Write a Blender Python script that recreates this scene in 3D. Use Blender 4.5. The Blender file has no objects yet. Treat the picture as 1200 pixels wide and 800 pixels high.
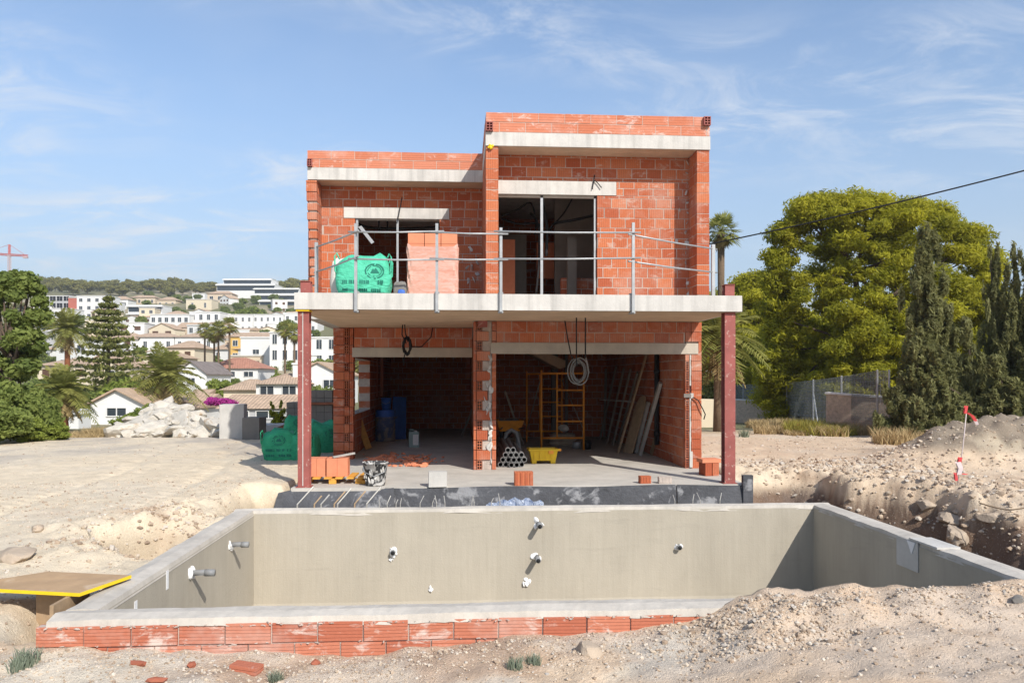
import bpy, math, random
import numpy as np
from mathutils import Vector, Matrix
R = math.radians
rng = random.Random(7)
scn = bpy.context.scene
COL = scn.collection
# ------------------------------------------------------------------ camera frame
F, U0, V0 = 915.0, 600.0, 443.0
EYE = 1.8
YAW = R(3.75)
CA, SA = math.cos(YAW), math.sin(YAW)
def ratio(u):                       # X/Y along the ray of photo column u
    c = (u-U0)/F
    return (c*CA+SA)/(CA-c*SA)
def depth(x, y): return y*CA + x*SA
def at_y(u, v, Y):                  # point on the ray at axis depth Y
    X = ratio(u)*Y
    return Vector((X, Y, EYE-(v-V0)/F*depth(X, Y)))
def at_d(u, d):                     # ground position at forward depth d
    c = (u-U0)/F
    return d*(c*CA+SA), d*(CA-c*SA)
def at_z(u, v, z=0.0):              # point on the ray at height z
    d = (EYE-z)*F/(v-V0)
    x, y = at_d(u, d)
    return Vector((x, y, z))
def zat(v, d): return EYE-(v-V0)/F*d

# ------------------------------------------------------------------ mesh builder
class MB:
    def __init__(s):
        s.v=[]; s.f=[]; s.uv=[]; s.rnd=[]; s.mi=[]
    def face(s, pts, uv=None, rnd=0.5, mi=0):
        b=len(s.v); s.v += [tuple(p) for p in pts]
        s.f.append(tuple(range(b,b+len(pts))))
        s.uv += uv if uv else [(0,0)]*len(pts)
        s.rnd.append(rnd); s.mi.append(mi)
    def box(s, x0,x1,y0,y1,z0,z1, rnd=None, mi=0, M=None, ax='x'):
        if rnd is None: rnd=rng.random()
        c=[(x,y,z) for z in (z0,z1) for y in (y0,y1) for x in (x0,x1)]
        dx,dy,dz=x1-x0,y1-y0,z1-z0
        fs=[((0,1,5,4),dx,dz),((3,2,6,7),dx,dz),((2,0,4,6),dy,dz),((1,3,7,5),dy,dz),((4,5,7,6),dx,dy),((2,3,1,0),dx,dy)]
        for q,a,b in fs:
            p=[Vector(c[i]) for i in q]
            if M is not None: p=[M@k for k in p]
            s.face(p,[(0,0),(a,0),(a,b),(0,b)],rnd,mi)
    def prism(s, poly, n, rnd=None, mi=0):      # poly: list of Vector, n: extrude Vector
        if rnd is None: rnd=rng.random()
        n=Vector(n); a=[Vector(p) for p in poly]; b=[p+n for p in a]; k=len(a)
        s.face(a[::-1],None,rnd,mi); s.face(b,None,rnd,mi)
        for i in range(k):
            j=(i+1)%k
            w=(a[j]-a[i]).length; h=n.length
            s.face([a[i],a[j],b[j],b[i]],[(0,0),(w,0),(w,h),(0,h)],rnd,mi)
    def tube(s, pts, r, seg=8, rnd=None, mi=0, cap=True, inner=None):
        if rnd is None: rnd=rng.random()
        pts=[Vector(p) for p in pts]; n=len(pts)
        rad=r if isinstance(r,(list,tuple)) else [r]*n
        rings=[]; up=None
        for i in range(n):
            t=(pts[min(i+1,n-1)]-pts[max(i-1,0)])
            if t.length<1e-9: t=Vector((0,0,1))
            t.normalize()
            if up is None:
                up=Vector((0,0,1)) if abs(t.z)<.9 else Vector((0,1,0))
            a=t.cross(up)
            if a.length<1e-6: a=t.cross(Vector((1,0,0)))
            a.normalize(); b=a.cross(t).normalized(); up=b
            rings.append([pts[i]+(a*math.cos(2*math.pi*k/seg)+b*math.sin(2*math.pi*k/seg))*rad[i] for k in range(seg)])
        base=len(s.v)
        for rg in rings: s.v += [tuple(p) for p in rg]
        for i in range(n-1):
            for k in range(seg):
                k2=(k+1)%seg
                s.f.append((base+i*seg+k,base+(i+1)*seg+k,base+(i+1)*seg+k2,base+i*seg+k2))
                s.uv += [(k/seg,i),(k/seg,i+1),((k+1)/seg,i+1),((k+1)/seg,i)]
                s.rnd.append(rnd); s.mi.append(mi)
        if cap:
            for e,o in ((0,1),(n-1,-1)):
                idx=[base+e*seg+k for k in range(seg)][::o]
                s.f.append(tuple(idx)); s.uv+=[(0,0)]*seg; s.rnd.append(rnd); s.mi.append(mi)
    def lathe(s, prof, seg=20, c=(0,0,0), rnd=.5, mi=0):   # prof: [(r,z)]
        base=len(s.v); n=len(prof)
        for r,z in prof:
            for k in range(seg):
                a=2*math.pi*k/seg
                s.v.append((c[0]+r*math.cos(a),c[1]+r*math.sin(a),c[2]+z))
        for i in range(n-1):
            for k in range(seg):
                k2=(k+1)%seg
                s.f.append((base+i*seg+k,base+i*seg+k2,base+(i+1)*seg+k2,base+(i+1)*seg+k))
                s.uv+=[(0,0)]*4; s.rnd.append(rnd); s.mi.append(mi)
    def rock(s, c, r, sq=(1,1,1), rnd=None, seed=None, sub=1, rough=.25, mi=0):
        q=random.Random(seed if seed is not None else rng.random())
        if rnd is None: rnd=q.random()
        vs,fs=ICO[sub]
        rot=Matrix.Rotation(q.random()*6.28,3,'Z')@Matrix.Rotation(q.uniform(-.5,.5),3,'X')
        # chop by random planes -> angular stone
        pl=[(Vector((q.gauss(0,1),q.gauss(0,1),q.gauss(0,1))).normalized(),q.uniform(.55,.85)) for _ in range(9)]
        base=len(s.v)
        for v in vs:
            p=Vector(v)*(1+q.uniform(-rough,rough)*.5)
            for n,d in pl:
                t=p.dot(n)-d
                if t>0: p=p-n*t
            p=rot@Vector((p.x*sq[0],p.y*sq[1],p.z*sq[2]))*r
            s.v.append((c[0]+p.x,c[1]+p.y,c[2]+p.z))
        for f in fs:
            s.f.append(tuple(base+i for i in f)); s.uv+=[(0,0)]*len(f); s.rnd.append(rnd); s.mi.append(mi)
    def build(s, name, mats, parent=None, smooth=False, loc=None, bevel=0):
        me=bpy.data.meshes.new(name)
        me.from_pydata(s.v,[],s.f)
        if not isinstance(mats,(list,tuple)): mats=[mats]
        for m in mats: me.materials.append(m)
        uvl=me.uv_layers.new(name='uv')
        uvl.data.foreach_set('uv',np.array(s.uv,dtype=np.float32).ravel())
        at=me.attributes.new('rnd','FLOAT','FACE'); at.data.foreach_set('value',np.array(s.rnd,dtype=np.float32))
        me.polygons.foreach_set('material_index',np.array(s.mi,dtype=np.int32))
        if smooth: me.polygons.foreach_set('use_smooth',np.ones(len(s.f),dtype=bool))
        me.update()
        o=bpy.data.objects.new(name,me); COL.objects.link(o)
        if parent is not None: o.parent=parent
        if loc is not None: o.location=loc
        if bevel:
            b=o.modifiers.new('bevel','BEVEL'); b.width=bevel; b.segments=2; b.limit_method='ANGLE'
        return o
def _ico(sub):
    import bmesh
    bm=bmesh.new(); bmesh.ops.create_icosphere(bm,subdivisions=sub,radius=1)
    bm.verts.ensure_lookup_table()
    r=([tuple(v.co) for v in bm.verts],[tuple(v.index for v in f.verts) for f in bm.faces]); bm.free(); return r
ICO={1:_ico(1),2:_ico(2),3:_ico(3)}
def tag(o,label=None,cat=None,group=None,kind=None):
    if label: o['label']=label
    if cat: o['category']=cat
    if group: o['group']=group
    if kind: o['kind']=kind
    return o
def empty(name,loc=(0,0,0),rz=0):
    o=bpy.data.objects.new(name,None); COL.objects.link(o); o.location=loc; o.rotation_euler=(0,0,rz); o.empty_display_size=.2
    return o
def thing(name,label,cat,loc=(0,0,0),rz=0,group=None):
    return tag(empty(name,loc,rz),label,cat,group)
KIDS={}
def copy_tree(o,loc=None,rz=None,scale=None,label=None):
    c=o.copy(); COL.objects.link(c)
    if loc is not None: c.location=loc
    if rz is not None: c.rotation_euler=(0,0,rz)
    if scale is not None: c.scale=scale if isinstance(scale,(tuple,list)) else (scale,)*3
    if label: c['label']=label
    for ch in list(o.children):
        k=ch.copy(); COL.objects.link(k); k.parent=c
        for g in list(ch.children):
            m=g.copy(); COL.objects.link(m); m.parent=k
    return c
def rotM(loc,rz=0,rx=0,ry=0):
    return Matrix.Translation(loc)@Matrix.Rotation(rz,4,'Z')@Matrix.Rotation(ry,4,'Y')@Matrix.Rotation(rx,4,'X')

# ------------------------------------------------------------------ materials
class NT:
    def __init__(s,name):
        s.m=bpy.data.materials.new(name); s.m.use_nodes=True
        s.t=s.m.node_tree; s.n=s.t.nodes; s.l=s.t.links
        s.b=s.n['Principled BSDF']; s.b.inputs['Specular IOR Level'].default_value=.25
    def new(s,t,**k):
        n=s.n.new(t)
        for a,b in k.items(): setattr(n,a,b)
        return n
    def link(s,a,b): s.l.new(a,b)
    def coord(s,kind='Object'): return s.new('ShaderNodeTexCoord').outputs[kind]
    def mapping(s,vec,scale=(1,1,1),loc=(0,0,0)):
        m=s.new('ShaderNodeMapping'); m.inputs['Scale'].default_value=scale; m.inputs['Location'].default_value=loc
        s.link(vec,m.inputs['Vector']); return m.outputs[0]
    def noise(s,vec,scale=5,det=5,rough=.6,dist=0):
        n=s.new('ShaderNodeTexNoise'); s.link(vec,n.inputs['Vector'])
        n.inputs['Scale'].default_value=scale; n.inputs['Detail'].default_value=det
        n.inputs['Roughness'].default_value=rough; n.inputs['Distortion'].default_value=dist
        return n.outputs['Fac']
    def vor(s,vec,scale=5,feat='F1',out='Distance'):
        n=s.new('ShaderNodeTexVoronoi',feature=feat); s.link(vec,n.inputs['Vector']); n.inputs['Scale'].default_value=scale
        return n.outputs[out]
    def ramp(s,fac,stops):
        r=s.new('ShaderNodeValToRGB'); e=r.color_ramp.elements
        while len(e)<len(stops): e.new(.5)
        for k,(p,c) in enumerate(stops):
            e[k].position=p; e[k].color=(c[0],c[1],c[2],1) if isinstance(c,(tuple,list)) else (c,c,c,1)
        s.link(fac,r.inputs[0]); return r.outputs[0]
    def mix(s,fac,a,b,mode='MIX'):
        n=s.new('ShaderNodeMix',data_type='RGBA',blend_type=mode)
        for i,x in ((0,fac),(6,a),(7,b)):
            if isinstance(x,(int,float)): n.inputs[i].default_value=x
            elif isinstance(x,(tuple,list)): n.inputs[i].default_value=(x[0],x[1],x[2],1)
            else: s.link(x,n.inputs[i])
        return n.outputs[2]
    def math(s,op,a,b=0,c=None):
        n=s.new('ShaderNodeMath',operation=op)
        for i,x in enumerate((a,b,c)):
            if x is None: continue
            if isinstance(x,(int,float)): n.inputs[i].default_value=x
            else: s.link(x,n.inputs[i])
        return n.outputs[0]
    def attr(s,name='rnd'):
        return s.new('ShaderNodeAttribute',attribute_name=name).outputs['Fac']
    def sep(s,vec):
        n=s.new('ShaderNodeSeparateXYZ'); s.link(vec,n.inputs[0]); return n.outputs
    def color(s,c): 
        if isinstance(c,(tuple,list)): s.b.inputs['Base Color'].default_value=(c[0],c[1],c[2],1)
        else: s.link(c,s.b.inputs['Base Color'])
    def rough(s,r):
        if isinstance(r,(int,float)): s.b.inputs['Roughness'].default_value=r
        else: s.link(r,s.b.inputs['Roughness'])
    def bump(s,h,strength=.3,dist=.02):
        n=s.new('ShaderNodeBump'); n.inputs['Strength'].default_value=strength; n.inputs['Distance'].default_value=dist
        s.link(h,n.inputs['Height']); s.link(n.outputs[0],s.b.inputs['Normal'])
def dim(c,k): return tuple(x*k for x in c)
def simple(name,c,rough=.7,ns=6,amt=.25,bump=.15,bd=.01,metal=0,spots=None):
    t=NT(name); o=t.coord()
    n=t.noise(o,ns,6,.65); n2=t.noise(o,ns*7,3,.6)
    base=t.ramp(n,[(.25,dim(c,1-amt)),(.75,dim(c,1+amt*.7))])
    base=t.mix(t.math('MULTIPLY',n2,amt*.8),base,dim(c,.55))
    if spots:
        k=t.ramp(t.noise(o,spots[1],4,.6,.5),[(spots[2],0),(spots[2]+.08,1)])
        base=t.mix(k,base,spots[0])
    t.color(base); t.rough(rough); t.b.inputs['Metallic'].default_value=metal
    if bump: t.bump(t.math('ADD',n2,n),bump,bd)
    return t.m
def brick_mat(name,c1,c2,vertical=True,pitch=.04,stain=.5,dust=(.55,.47,.40),gd=.006):
    t=NT(name); o=t.coord(); uv=t.sep(t.coord('UV'))
    r=t.attr()
    base=t.mix(r,c1,c2)
    n=t.noise(t.mapping(o,(1,1,2.2)),3.2,7,.75,.5); n2=t.noise(o,26,4,.6); n3=t.noise(t.mapping(o,(1,1,1),(7,3,1)),.9,5,.7)
    base=t.mix(t.math('MULTIPLY',n2,.35),base,dim(c1,.55))
    a=uv[0] if vertical else uv[1]
    w=t.math('ABSOLUTE',t.math('SINE',t.math('MULTIPLY',a,math.pi/pitch)))
    groove=t.ramp(w,[(.05,0.0),(.35,1.0)])
    base=t.mix(t.math('MULTIPLY',t.math('SUBTRACT',1,groove),.45),base,dim(c1,.5))
    k=t.ramp(n,[(.55,0),(.66,1)])
    base=t.mix(t.math('MULTIPLY',k,stain),base,dust)
    k2=t.ramp(n3,[(.5,0),(.72,1)])
    base=t.mix(t.math('MULTIPLY',k2,stain*.6),base,dust)
    t.color(base); t.rough(.85); t.bump(t.math('ADD',groove,t.math('MULTIPLY',n2,.6)),.6,gd)
    return t.m
M={}
M['brick']=brick_mat('terracotta_brick',(.385,.093,.042),(.545,.168,.074),True,.043,.5)
M['brick_far']=brick_mat('terracotta_brick_recessed',(.405,.10,.044),(.565,.182,.08),True,.043,.5)
M['parapet']=brick_mat('terracotta_flat_brick',(.52,.165,.085),(.62,.24,.145),False,.05,.8,(.66,.52,.46))
M['poolbrick']=brick_mat('grooved_pool_brick',(.42,.125,.07),(.54,.20,.12),False,.026,.95,(.62,.50,.43))
M['mortar']=simple('mortar',(.50,.42,.36),.9,9,.25,.5,.01)
def concrete_mat(name,c,streak=.2,planks=False,vs=(1,1,1)):
    t=NT(name); o=t.coord()
    n=t.noise(t.mapping(o,vs),1.6,7,.68); n2=t.noise(o,22,5,.65); n3=t.noise(t.mapping(o,(vs[0]*6,vs[1]*6,vs[2]*.35)),1.3,5,.6)
    b=t.ramp(n,[(.28,dim(c,.78)),(.72,dim(c,1.12))])
    b=t.mix(t.math('MULTIPLY',t.ramp(n3,[(.45,0),(.75,1)]),streak),b,dim(c,.55))
    b=t.mix(t.math('MULTIPLY',t.ramp(n2,[(.6,0),(.75,1)]),.35),b,dim(c,.6))
    h=t.math('ADD',n2,n)
    if planks:
        z=t.sep(o)[1]
        w=t.math('ABSOLUTE',t.math('SINE',t.math('MULTIPLY',z,math.pi/.21)))
        g=t.ramp(w,[(.0,0),(.12,1)])
        b=t.mix(t.math('MULTIPLY',t.math('SUBTRACT',1,g),.5),b,dim(c,.5))
        h=t.math('ADD',h,g)
    t.color(b); t.rough(.9); t.bump(h,.35,.012)
    return t.m
M['conc']=concrete_mat('cast_concrete',(.58,.555,.51),.65)
M['conc_lintel']=concrete_mat('concrete_lintel',(.46,.41,.34),.25)
M['soffit']=concrete_mat('boarded_soffit',(.58,.43,.30),.2,True)
M['floor']=concrete_mat('concrete_floor',(.50,.465,.41),.1)
M['coping']=concrete_mat('pool_coping',(.53,.485,.42),.4)
M['plaster']=concrete_mat('pool_render',(.335,.305,.245),.22,False,(1,1,.5))
M['cblock']=concrete_mat('grey_concrete_block',(.52,.50,.46),.2)
M['greyblock']=concrete_mat('dark_grey_block',(.20,.185,.165),.2)
M['white']=simple('white_foam',(.80,.79,.77),.8,30,.1,.4,.01)
M['redsteel']=simple('red_primer_steel',(.32,.098,.082),.6,3,.30,.1,.004,0,((.44,.28,.23),14,.60))
M['zinc']=simple('galvanised_tube',(.40,.41,.41),.45,8,.2,.05,.003,.35)
M['alu']=simple('dull_aluminium',(.42,.40,.36),.5,5,.25,.05,.003,.2)
M['black']=simple('black_plastic',(.018,.018,.02),.5,8,.3,.1,.003)
M['cable']=simple('black_cable',(.015,.015,.016),.5,8,.3,0)
M['greycoil']=simple('grey_corrugated_tube',(.20,.19,.17),.6,20,.3,.3,.01)
M['bitumen']=simple('bitumen_membrane',(.085,.087,.095),.7,2.5,.5,.5,.03,0,((.24,.24,.245),3.0,.54))
M['bucket']=simple('black_bucket_cement_splashed',(.07,.07,.07),.7,4,.4,.3,.01,0,((.55,.53,.5),6,.52))
M['yellow']=simple('yellow_plastic',(.80,.52,.03),.5,4,.15,.1,.004)
M['orange']=simple('orange_painted_tube',(.92,.36,.05),.5,9,.2,.05,.003)
M['pallet']=simple('orange_pallet_wood',(.68,.34,.06),.7,9,.25,.2,.006)
M['wood']=simple('raw_timber',(.40,.28,.17),.75,8,.3,.2,.006)
M['greywood']=simple('weathered_timber',(.30,.26,.21),.8,8,.3,.2,.006)
M['yplank']=simple('yellowish_timber',(.48,.25,.06),.75,8,.3,.2,.006)
M['ply']=simple('formwork_plywood',(.43,.285,.16),.7,5,.2,.15,.004,0,((.50,.37,.24),3,.6))
M['yedge']=simple('yellow_sealed_edge',(.80,.55,.02),.5,8,.12,.05,.003)
M['blue']=simple('blue_plastic',(.05,.14,.48),.45,4,.25,.1,.004,0,((.10,.13,.25),5,.62))
M['barrelmud']=simple('mud_splashed_blue',(.11,.14,.26),.7,4,.3,.2,.01,0,((.26,.24,.23),3,.48))
M['teal']=simple('teal_white_canister',(.32,.42,.40),.6,5,.2,.1,.004)
M['packbrick']=simple('packed_orange_brick',(.66,.24,.13),.8,10,.12,.2,.005)
M['pipe']=simple('grey_pvc_pipe',(.25,.25,.245),.5,6,.2,.05,.003)
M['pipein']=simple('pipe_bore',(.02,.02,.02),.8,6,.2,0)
M['pinkpipe']=simple('pink_pipe',(.50,.20,.13),.6,6,.2,.05,.003)
M['rust']=simple('rusty_beam',(.26,.10,.055),.8,8,.3,.3,.006)
M['sackwhite']=simple('white_woven_sack',(.70,.67,.60),.8,5,.18,.4,.02)
M['chalk']=simple('chalky_limestone',(.56,.52,.45),.9,2.2,.28,.6,.06,0,((.40,.30,.20),1.7,.58))
M['stone']=simple('tan_stone',(.43,.345,.26),.9,4,.3,.5,.02)
M['redtape']=simple('red_tape',(.62,.07,.07),.5,5,.1,0)
M['whitetape']=simple('white_tape',(.62,.52,.50),.5,5,.1,0)
M['greytile']=simple('grey_metal',(.3,.3,.3),.5,4,.2,0)
def fabric(name,c,c2):
    t=NT(name); o=t.coord()
    n=t.noise(o,3.5,5,.6,.6); n2=t.noise(t.mapping(o,(1,1,2.2)),7,4,.6,1.2)
    b=t.mix(t.ramp(n,[(.3,0),(.7,1)]),c,c2)
    t.color(b); t.rough(.6); t.bump(n2,.7,.05); return t.m
M['greenbag']=fabric('mint_green_woven_bag',(.055,.40,.24),(.10,.56,.36))
M['greenbag2']=fabric('green_woven_bag',(.02,.27,.13),(.045,.40,.20))
M['darkgreen']=simple('dark_green_print',(.02,.17,.12),.7,5,.2,0)
M['film']=None
def film_mat():
    t=NT('pallet_film'); o=t.coord(); n=t.noise(t.mapping(o,(1,1,3)),6,5,.65,1.0)
    z=t.sep(o)[2]; g=t.ramp(t.math('ABSOLUTE',t.math('SINE',t.math('MULTIPLY',z,math.pi/.195))),[(0,0),(.18,1)])
    t.color(t.mix(t.math('MULTIPLY',t.math('SUBTRACT',1,g),.35),t.ramp(n,[(.35,(.56,.26,.185)),(.75,(.64,.41,.34))]),(.42,.16,.11))); t.rough(.3); t.b.inputs['Specular IOR Level'].default_value=.4
    t.bump(n,.3,.015); return t.m
M['film']=film_mat()
def foliage(name,dark,light,trans=.3,hue=None):
    t=NT(name); r=t.attr()
    c=t.mix(r,dark,light)
    o=t.coord(); k=t.ramp(t.noise(o,.55,3,.6),[(.35,0),(.65,1)])
    c=t.mix(t.math('MULTIPLY',k,.35),c,hue or light)
    t.color(c); t.rough(.65); t.b.inputs['Specular IOR Level'].default_value=.2
    tr=t.new('ShaderNodeBsdfTranslucent'); t.link(c,tr.inputs[0])
    mx=t.new('ShaderNodeMixShader'); mx.inputs[0].default_value=trans
    t.link(t.b.outputs[0],mx.inputs[1]); t.link(tr.outputs[0],mx.inputs[2])
    t.link(mx.outputs[0],t.n['Material Output'].inputs[0]); return t.m
M['pine']=foliage('pine_needles',(.19,.205,.018),(.50,.475,.035),.55,(.54,.47,.038))
M['pine_dull']=foliage('olive_pine_needles',(.16,.165,.045),(.34,.31,.085),.45)
M['broad']=foliage('broad_leaves',(.095,.14,.032),(.31,.36,.095),.5)
M['bush']=foliage('bush_leaves',(.11,.155,.025),(.31,.36,.07),.45)
M['lime']=foliage('lime_conifer',(.22,.26,.02),(.42,.42,.04),.4)
M['cypress']=foliage('cypress_leaves',(.11,.12,.046),(.33,.325,.125),.5,(.30,.285,.14))
M['fir']=foliage('norfolk_pine_leaves',(.10,.12,.035),(.28,.28,.08),.45)
M['palm']=foliage('palm_leaflets',(.14,.17,.035),(.38,.38,.10),.5,(.44,.37,.12))
M['palmdead']=foliage('dry_palm_fronds',(.22,.15,.06),(.40,.31,.14),.2)
M['drygrass']=foliage('dry_grass',(.33,.23,.11),(.58,.45,.24),.3)
M['weed']=foliage('yellow_weed',(.17,.17,.03),(.42,.36,.08),.3)
M['sageweed']=foliage('grey_green_weed',(.16,.19,.13),(.30,.34,.25),.3)
M['magenta']=foliage('bougainvillea',(.30,.02,.17),(.50,.06,.32),.3)
M['bark']=simple('bark',(.13,.095,.07),.95,7,.35,.6,.03)
M['palmbark']=simple('palm_bark',(.20,.14,.09),.95,9,.35,.8,.05)
M['redbark']=simple('reddish_palm_bark',(.27,.10,.045),.95,9,.35,.8,.05)
M['wallwhite']=simple('white_render',(.70,.69,.66),.9,1.2,.06,0)
M['wallcream']=simple('cream_render',(.66,.57,.42),.9,1.2,.08,0)
M['wallbeige']=simple('beige_render',(.60,.49,.36),.9,1.2,.08,0)
M['wallyellow']=simple('ochre_render',(.66,.42,.13),.9,1.2,.08,0)
M['wallred']=simple('red_render',(.42,.13,.09),.9,1.2,.1,0)
M['wallgrey']=simple('grey_render',(.42,.42,.42),.9,1.2,.08,0)
M['tile']=None
def tile_mat(name,c):
    t=NT(name); o=t.coord(); uv=t.sep(t.coord('UV'))
    n=t.noise(o,1.5,5,.7); w=t.math('ABSOLUTE',t.math('SINE',t.math('MULTIPLY',uv[0],math.pi/.28)))
    b=t.ramp(n,[(.3,dim(c,.72)),(.7,dim(c,1.2))])
    b=t.mix(t.math('MULTIPLY',t.math('SUBTRACT',1,w),.35),b,dim(c,.5))
    t.color(b); t.rough(.85); t.bump(w,.7,.06); return t.m
M['tile']=tile_mat('clay_roof_tiles',(.50,.36,.25)); M['tilered']=tile_mat('red_roof_tiles',(.46,.22,.15)); M['tilegrey']=tile_mat('grey_roof_tiles',(.24,.20,.18))
M['roofwhite']=simple('flat_roof',(.62,.58,.52),.9,1.0,.1,0)
def glass():
    t=NT('window_glass'); t.color((.035,.045,.055)); t.rough(.08); t.b.inputs['Specular IOR Level'].default_value=.6; return t.m
M['glass']=glass()
M['shutter']=simple('brown_shutter',(.12,.065,.04),.7,6,.2,0)
CLOUD_A=(3.1,1.2,0); CLOUD_B=(1,2,0); EXPO=.58; HAZE=.0003
# ================================================================== GROUND
def _hash(ix,iy,s):
    h=(ix.astype(np.int64)*374761393+iy.astype(np.int64)*668265263+s*1442695041)&0x7fffffff
    h=((h^(h>>13))*1274126177)&0x7fffffff
    return ((h^(h>>16))&0xffff)/65535.0
def vnoise(x,y,s=0):
    ix=np.floor(x); iy=np.floor(y); fx=x-ix; fy=y-iy
    fx=fx*fx*(3-2*fx); fy=fy*fy*(3-2*fy)
    ix=ix.astype(np.int64); iy=iy.astype(np.int64)
    a=_hash(ix,iy,s); b=_hash(ix+1,iy,s); c=_hash(ix,iy+1,s); d=_hash(ix+1,iy+1,s)
    return (a+(b-a)*fx)+((c+(d-c)*fx)-(a+(b-a)*fx))*fy-.5
def fbm(x,y,f,o=4,s=0,g=.5):
    r=0; a=1
    for k in range(o):
        r=r+a*vnoise(x*f,y*f,s+k*17); f*=2.03; a*=g
    return r
def sm(a,b,x):
    t=np.clip((x-a)/(b-a),0,1); return t*t*(3-2*t)
PD=np.array([0,12,20,24,30,38,45,60,80,110,150,200,260,330,400,480,560,640,720,900,1500,5000],float)
PV=np.array([0,0,0,0,512,508,505.5,496,481,463,441,417,396,377,362,351,343.5,339,338,345,380,420],float)
PZ=np.where(PD<26,0.0,EYE-(PV-V0)/F*PD); PZ[3]=-.02
RD=np.array([0,14,20,25,32,40,60,100,200,400,700,5000],float)
RZ=np.array([0,.05,.03,-.05,-.25,-.48,-.5,0,4,12,20,30],float)
def gz(x,y):
    """terrain height of the whole site, arrays in, array out"""
    x=np.asarray(x,float); y=np.asarray(y,float)
    d=y*CA+x*SA; lat=(x*CA-y*SA)/np.maximum(d,1.)
    w=sm(-.22,.22,lat)
    dd=np.maximum(d,0)
    z=np.interp(dd,PD,PZ)*(1-w)+np.interp(dd,RD,RZ)*w
    near=1-sm(22,40,d)
    z=z+near*(fbm(x,y,.35,2,3)*.07+fbm(x,y,1.7,3,9)*.016)
    z=z+(1-near)*fbm(x,y,.02,4,5)*np.clip(d*.006,0,5)
    # bank left of the pool: falls towards the viewer
    fall=sm(11.2,6.8,y)*sm(-2.6,-3.4,x)
    z=z-fall*(.09+.05*fbm(x,y,.9,3,21))
    # dug trench round the pool
    e=fbm(x,y,.8,4,31)*.55
    xl=-3.72-.62*np.exp(-((y-9.6)/.8)**2)+e*.55+.15*sm(8.4,7.0,y)
    tl=sm(xl-.16-.5*sm(8.8,7.4,y),xl+.12,x)*sm(11.9,11.2,y+e*.3)*sm(5.9,6.6,y)
    # trench right of the pool
    xr=7.55+e*.9-1.6*sm(11.6,13.8,y)-.15*np.sin(y*1.7)
    tr=sm(xr+.22+.35*np.abs(vnoise(x*2,y*2,77)),xr-.28,x)*sm(14.4+e,13.2+e,y)*sm(6.3,7.4,y)*sm(4.8,5.1,x)
    # trench between pool and slab
    tb=sm(10.9,11.1,y)*sm(13.05,12.85,y)*sm(-3.55,-3.05,x+e*.3)*sm(6.6,5.2,x)
    inside=sm(-3.02,-2.9,x)*sm(5.2,5.1,x)*sm(6.12,6.25,y)*sm(11.0,10.9,y)
    tl=tl*(.04+.58*np.exp(-np.abs((y-9.75)/.85)**4)+.35*sm(7.3,6.9,y)*sm(-3.75,-3.45,x)); t=np.clip(np.maximum(tl,np.maximum(tr*1.05,tb*.85)),0,2)
    z=z-t*(1+.25*fbm(x,y,1.6,4,41))
    z=np.where(inside>.02,np.minimum(z,z*(1-inside)+inside*(-1.75)),z)
    # lip of spoil round the right trench, low heap where they meet
    z=z+.07*np.exp(-((x-xr-.45)/.35)**2)*sm(7,9,y)*sm(15.5,12.5,y)*(.6+fbm(x,y,1.4,3,51))
    z=z+.10*np.exp(-((x-xl+.5)/.4)**2)*sm(7.2,8.5,y)*sm(12.4,11.,y)*(.5+fbm(x,y,1.5,3,52))
    # under the house
    hs=sm(-2.95,-2.75,x)*sm(4.9,4.75,x)*sm(12.95,13.1,y)*sm(29.5,29,y)
    z=z*(1-hs)+hs*(-.45)
    # foreground strip in front of the pool's brick face
    XF=np.array([-9,-4.2,-3.3,-2.6,-1.4,-.4,.4,1.2,1.75,2.02,2.22,2.5,3.2,4.2,5.2,6.5,9,14],float)
    ZF=np.array([-.30,-.30,-.21,-.22,-.30,-.27,-.20,-.20,-.13,-.03,.05,.10,.115,.12,.14,.18,.15,.1],float)
    zf=np.interp(x+fbm(x,y,2.2,3,61)*.16,XF,ZF)
    crest=np.exp(-((y-5.82)/.55)**2)
    low=np.where(x<1.9,-.30,-.06)
    low=-.30+.26*sm(.6,2.6,x)
    foot=low+(zf-low)*np.where(y>5.82,1,crest)
    foot=foot+fbm(x,y,1.1,4,71)*.07+fbm(x,y,5.,3,72)*.03
    fw=sm(6.95,6.06,y)*sm(-4.6,-3.3,x)
    fw=np.where((x>-3.1)&(x<5.28),sm(6.30,6.12,y),fw)
    fw=np.where((x>=5.28),sm(8.2,6.4,y),fw)
    fw=np.where((x<=-3.1),sm(6.75,5.9,y),fw)
    z=z*(1-fw)+foot*fw
    z=z+near*(fbm(x,y,4.5,3,81)*(.012+.022*sm(7,6.2,y)+.02*sm(4.5,6,x))+fbm(x,y,13,3,82)*.016)*np.where(inside>.5,0,1)
    # clods and broken edges where the soil was dug
    dug=np.clip(sm(2.6,1.2,np.abs(x-xr-.1))*sm(6.5,8,y)*sm(16.5,14,y)+sm(.9,.2,np.abs(x-xl))*sm(7.5,9,y)*sm(12.5,11.5,y)*.8+sm(1.7,2.3,x)*sm(6.3,6.0,y)*sm(4.9,5.4,y)*.55,0,1)
    z=z+dug*((.5-worley(x+e*.6,y,2.6,5))*.16+(.5-worley(x,y+e*.4,6.5,6))*.07)*np.where(inside>.3,0,1)
    # wheel ruts across the left yard
    for o_ in (0,1.75):
        rx=-5.6-o_+1.2*np.sin(y*.16)+.1*np.sin(y*.9)
        z=z-.035*np.exp(-((x-rx)/.17)**2)*sm(9,11,y)*sm(23,21,y)*(1+.5*np.sin(y*21))+.02*np.exp(-((x-rx-.3)/.12)**2)*sm(9,11,y)*sm(23,21,y)
    # spoil mound at the right
    mx,my=11.3,15.2
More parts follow.
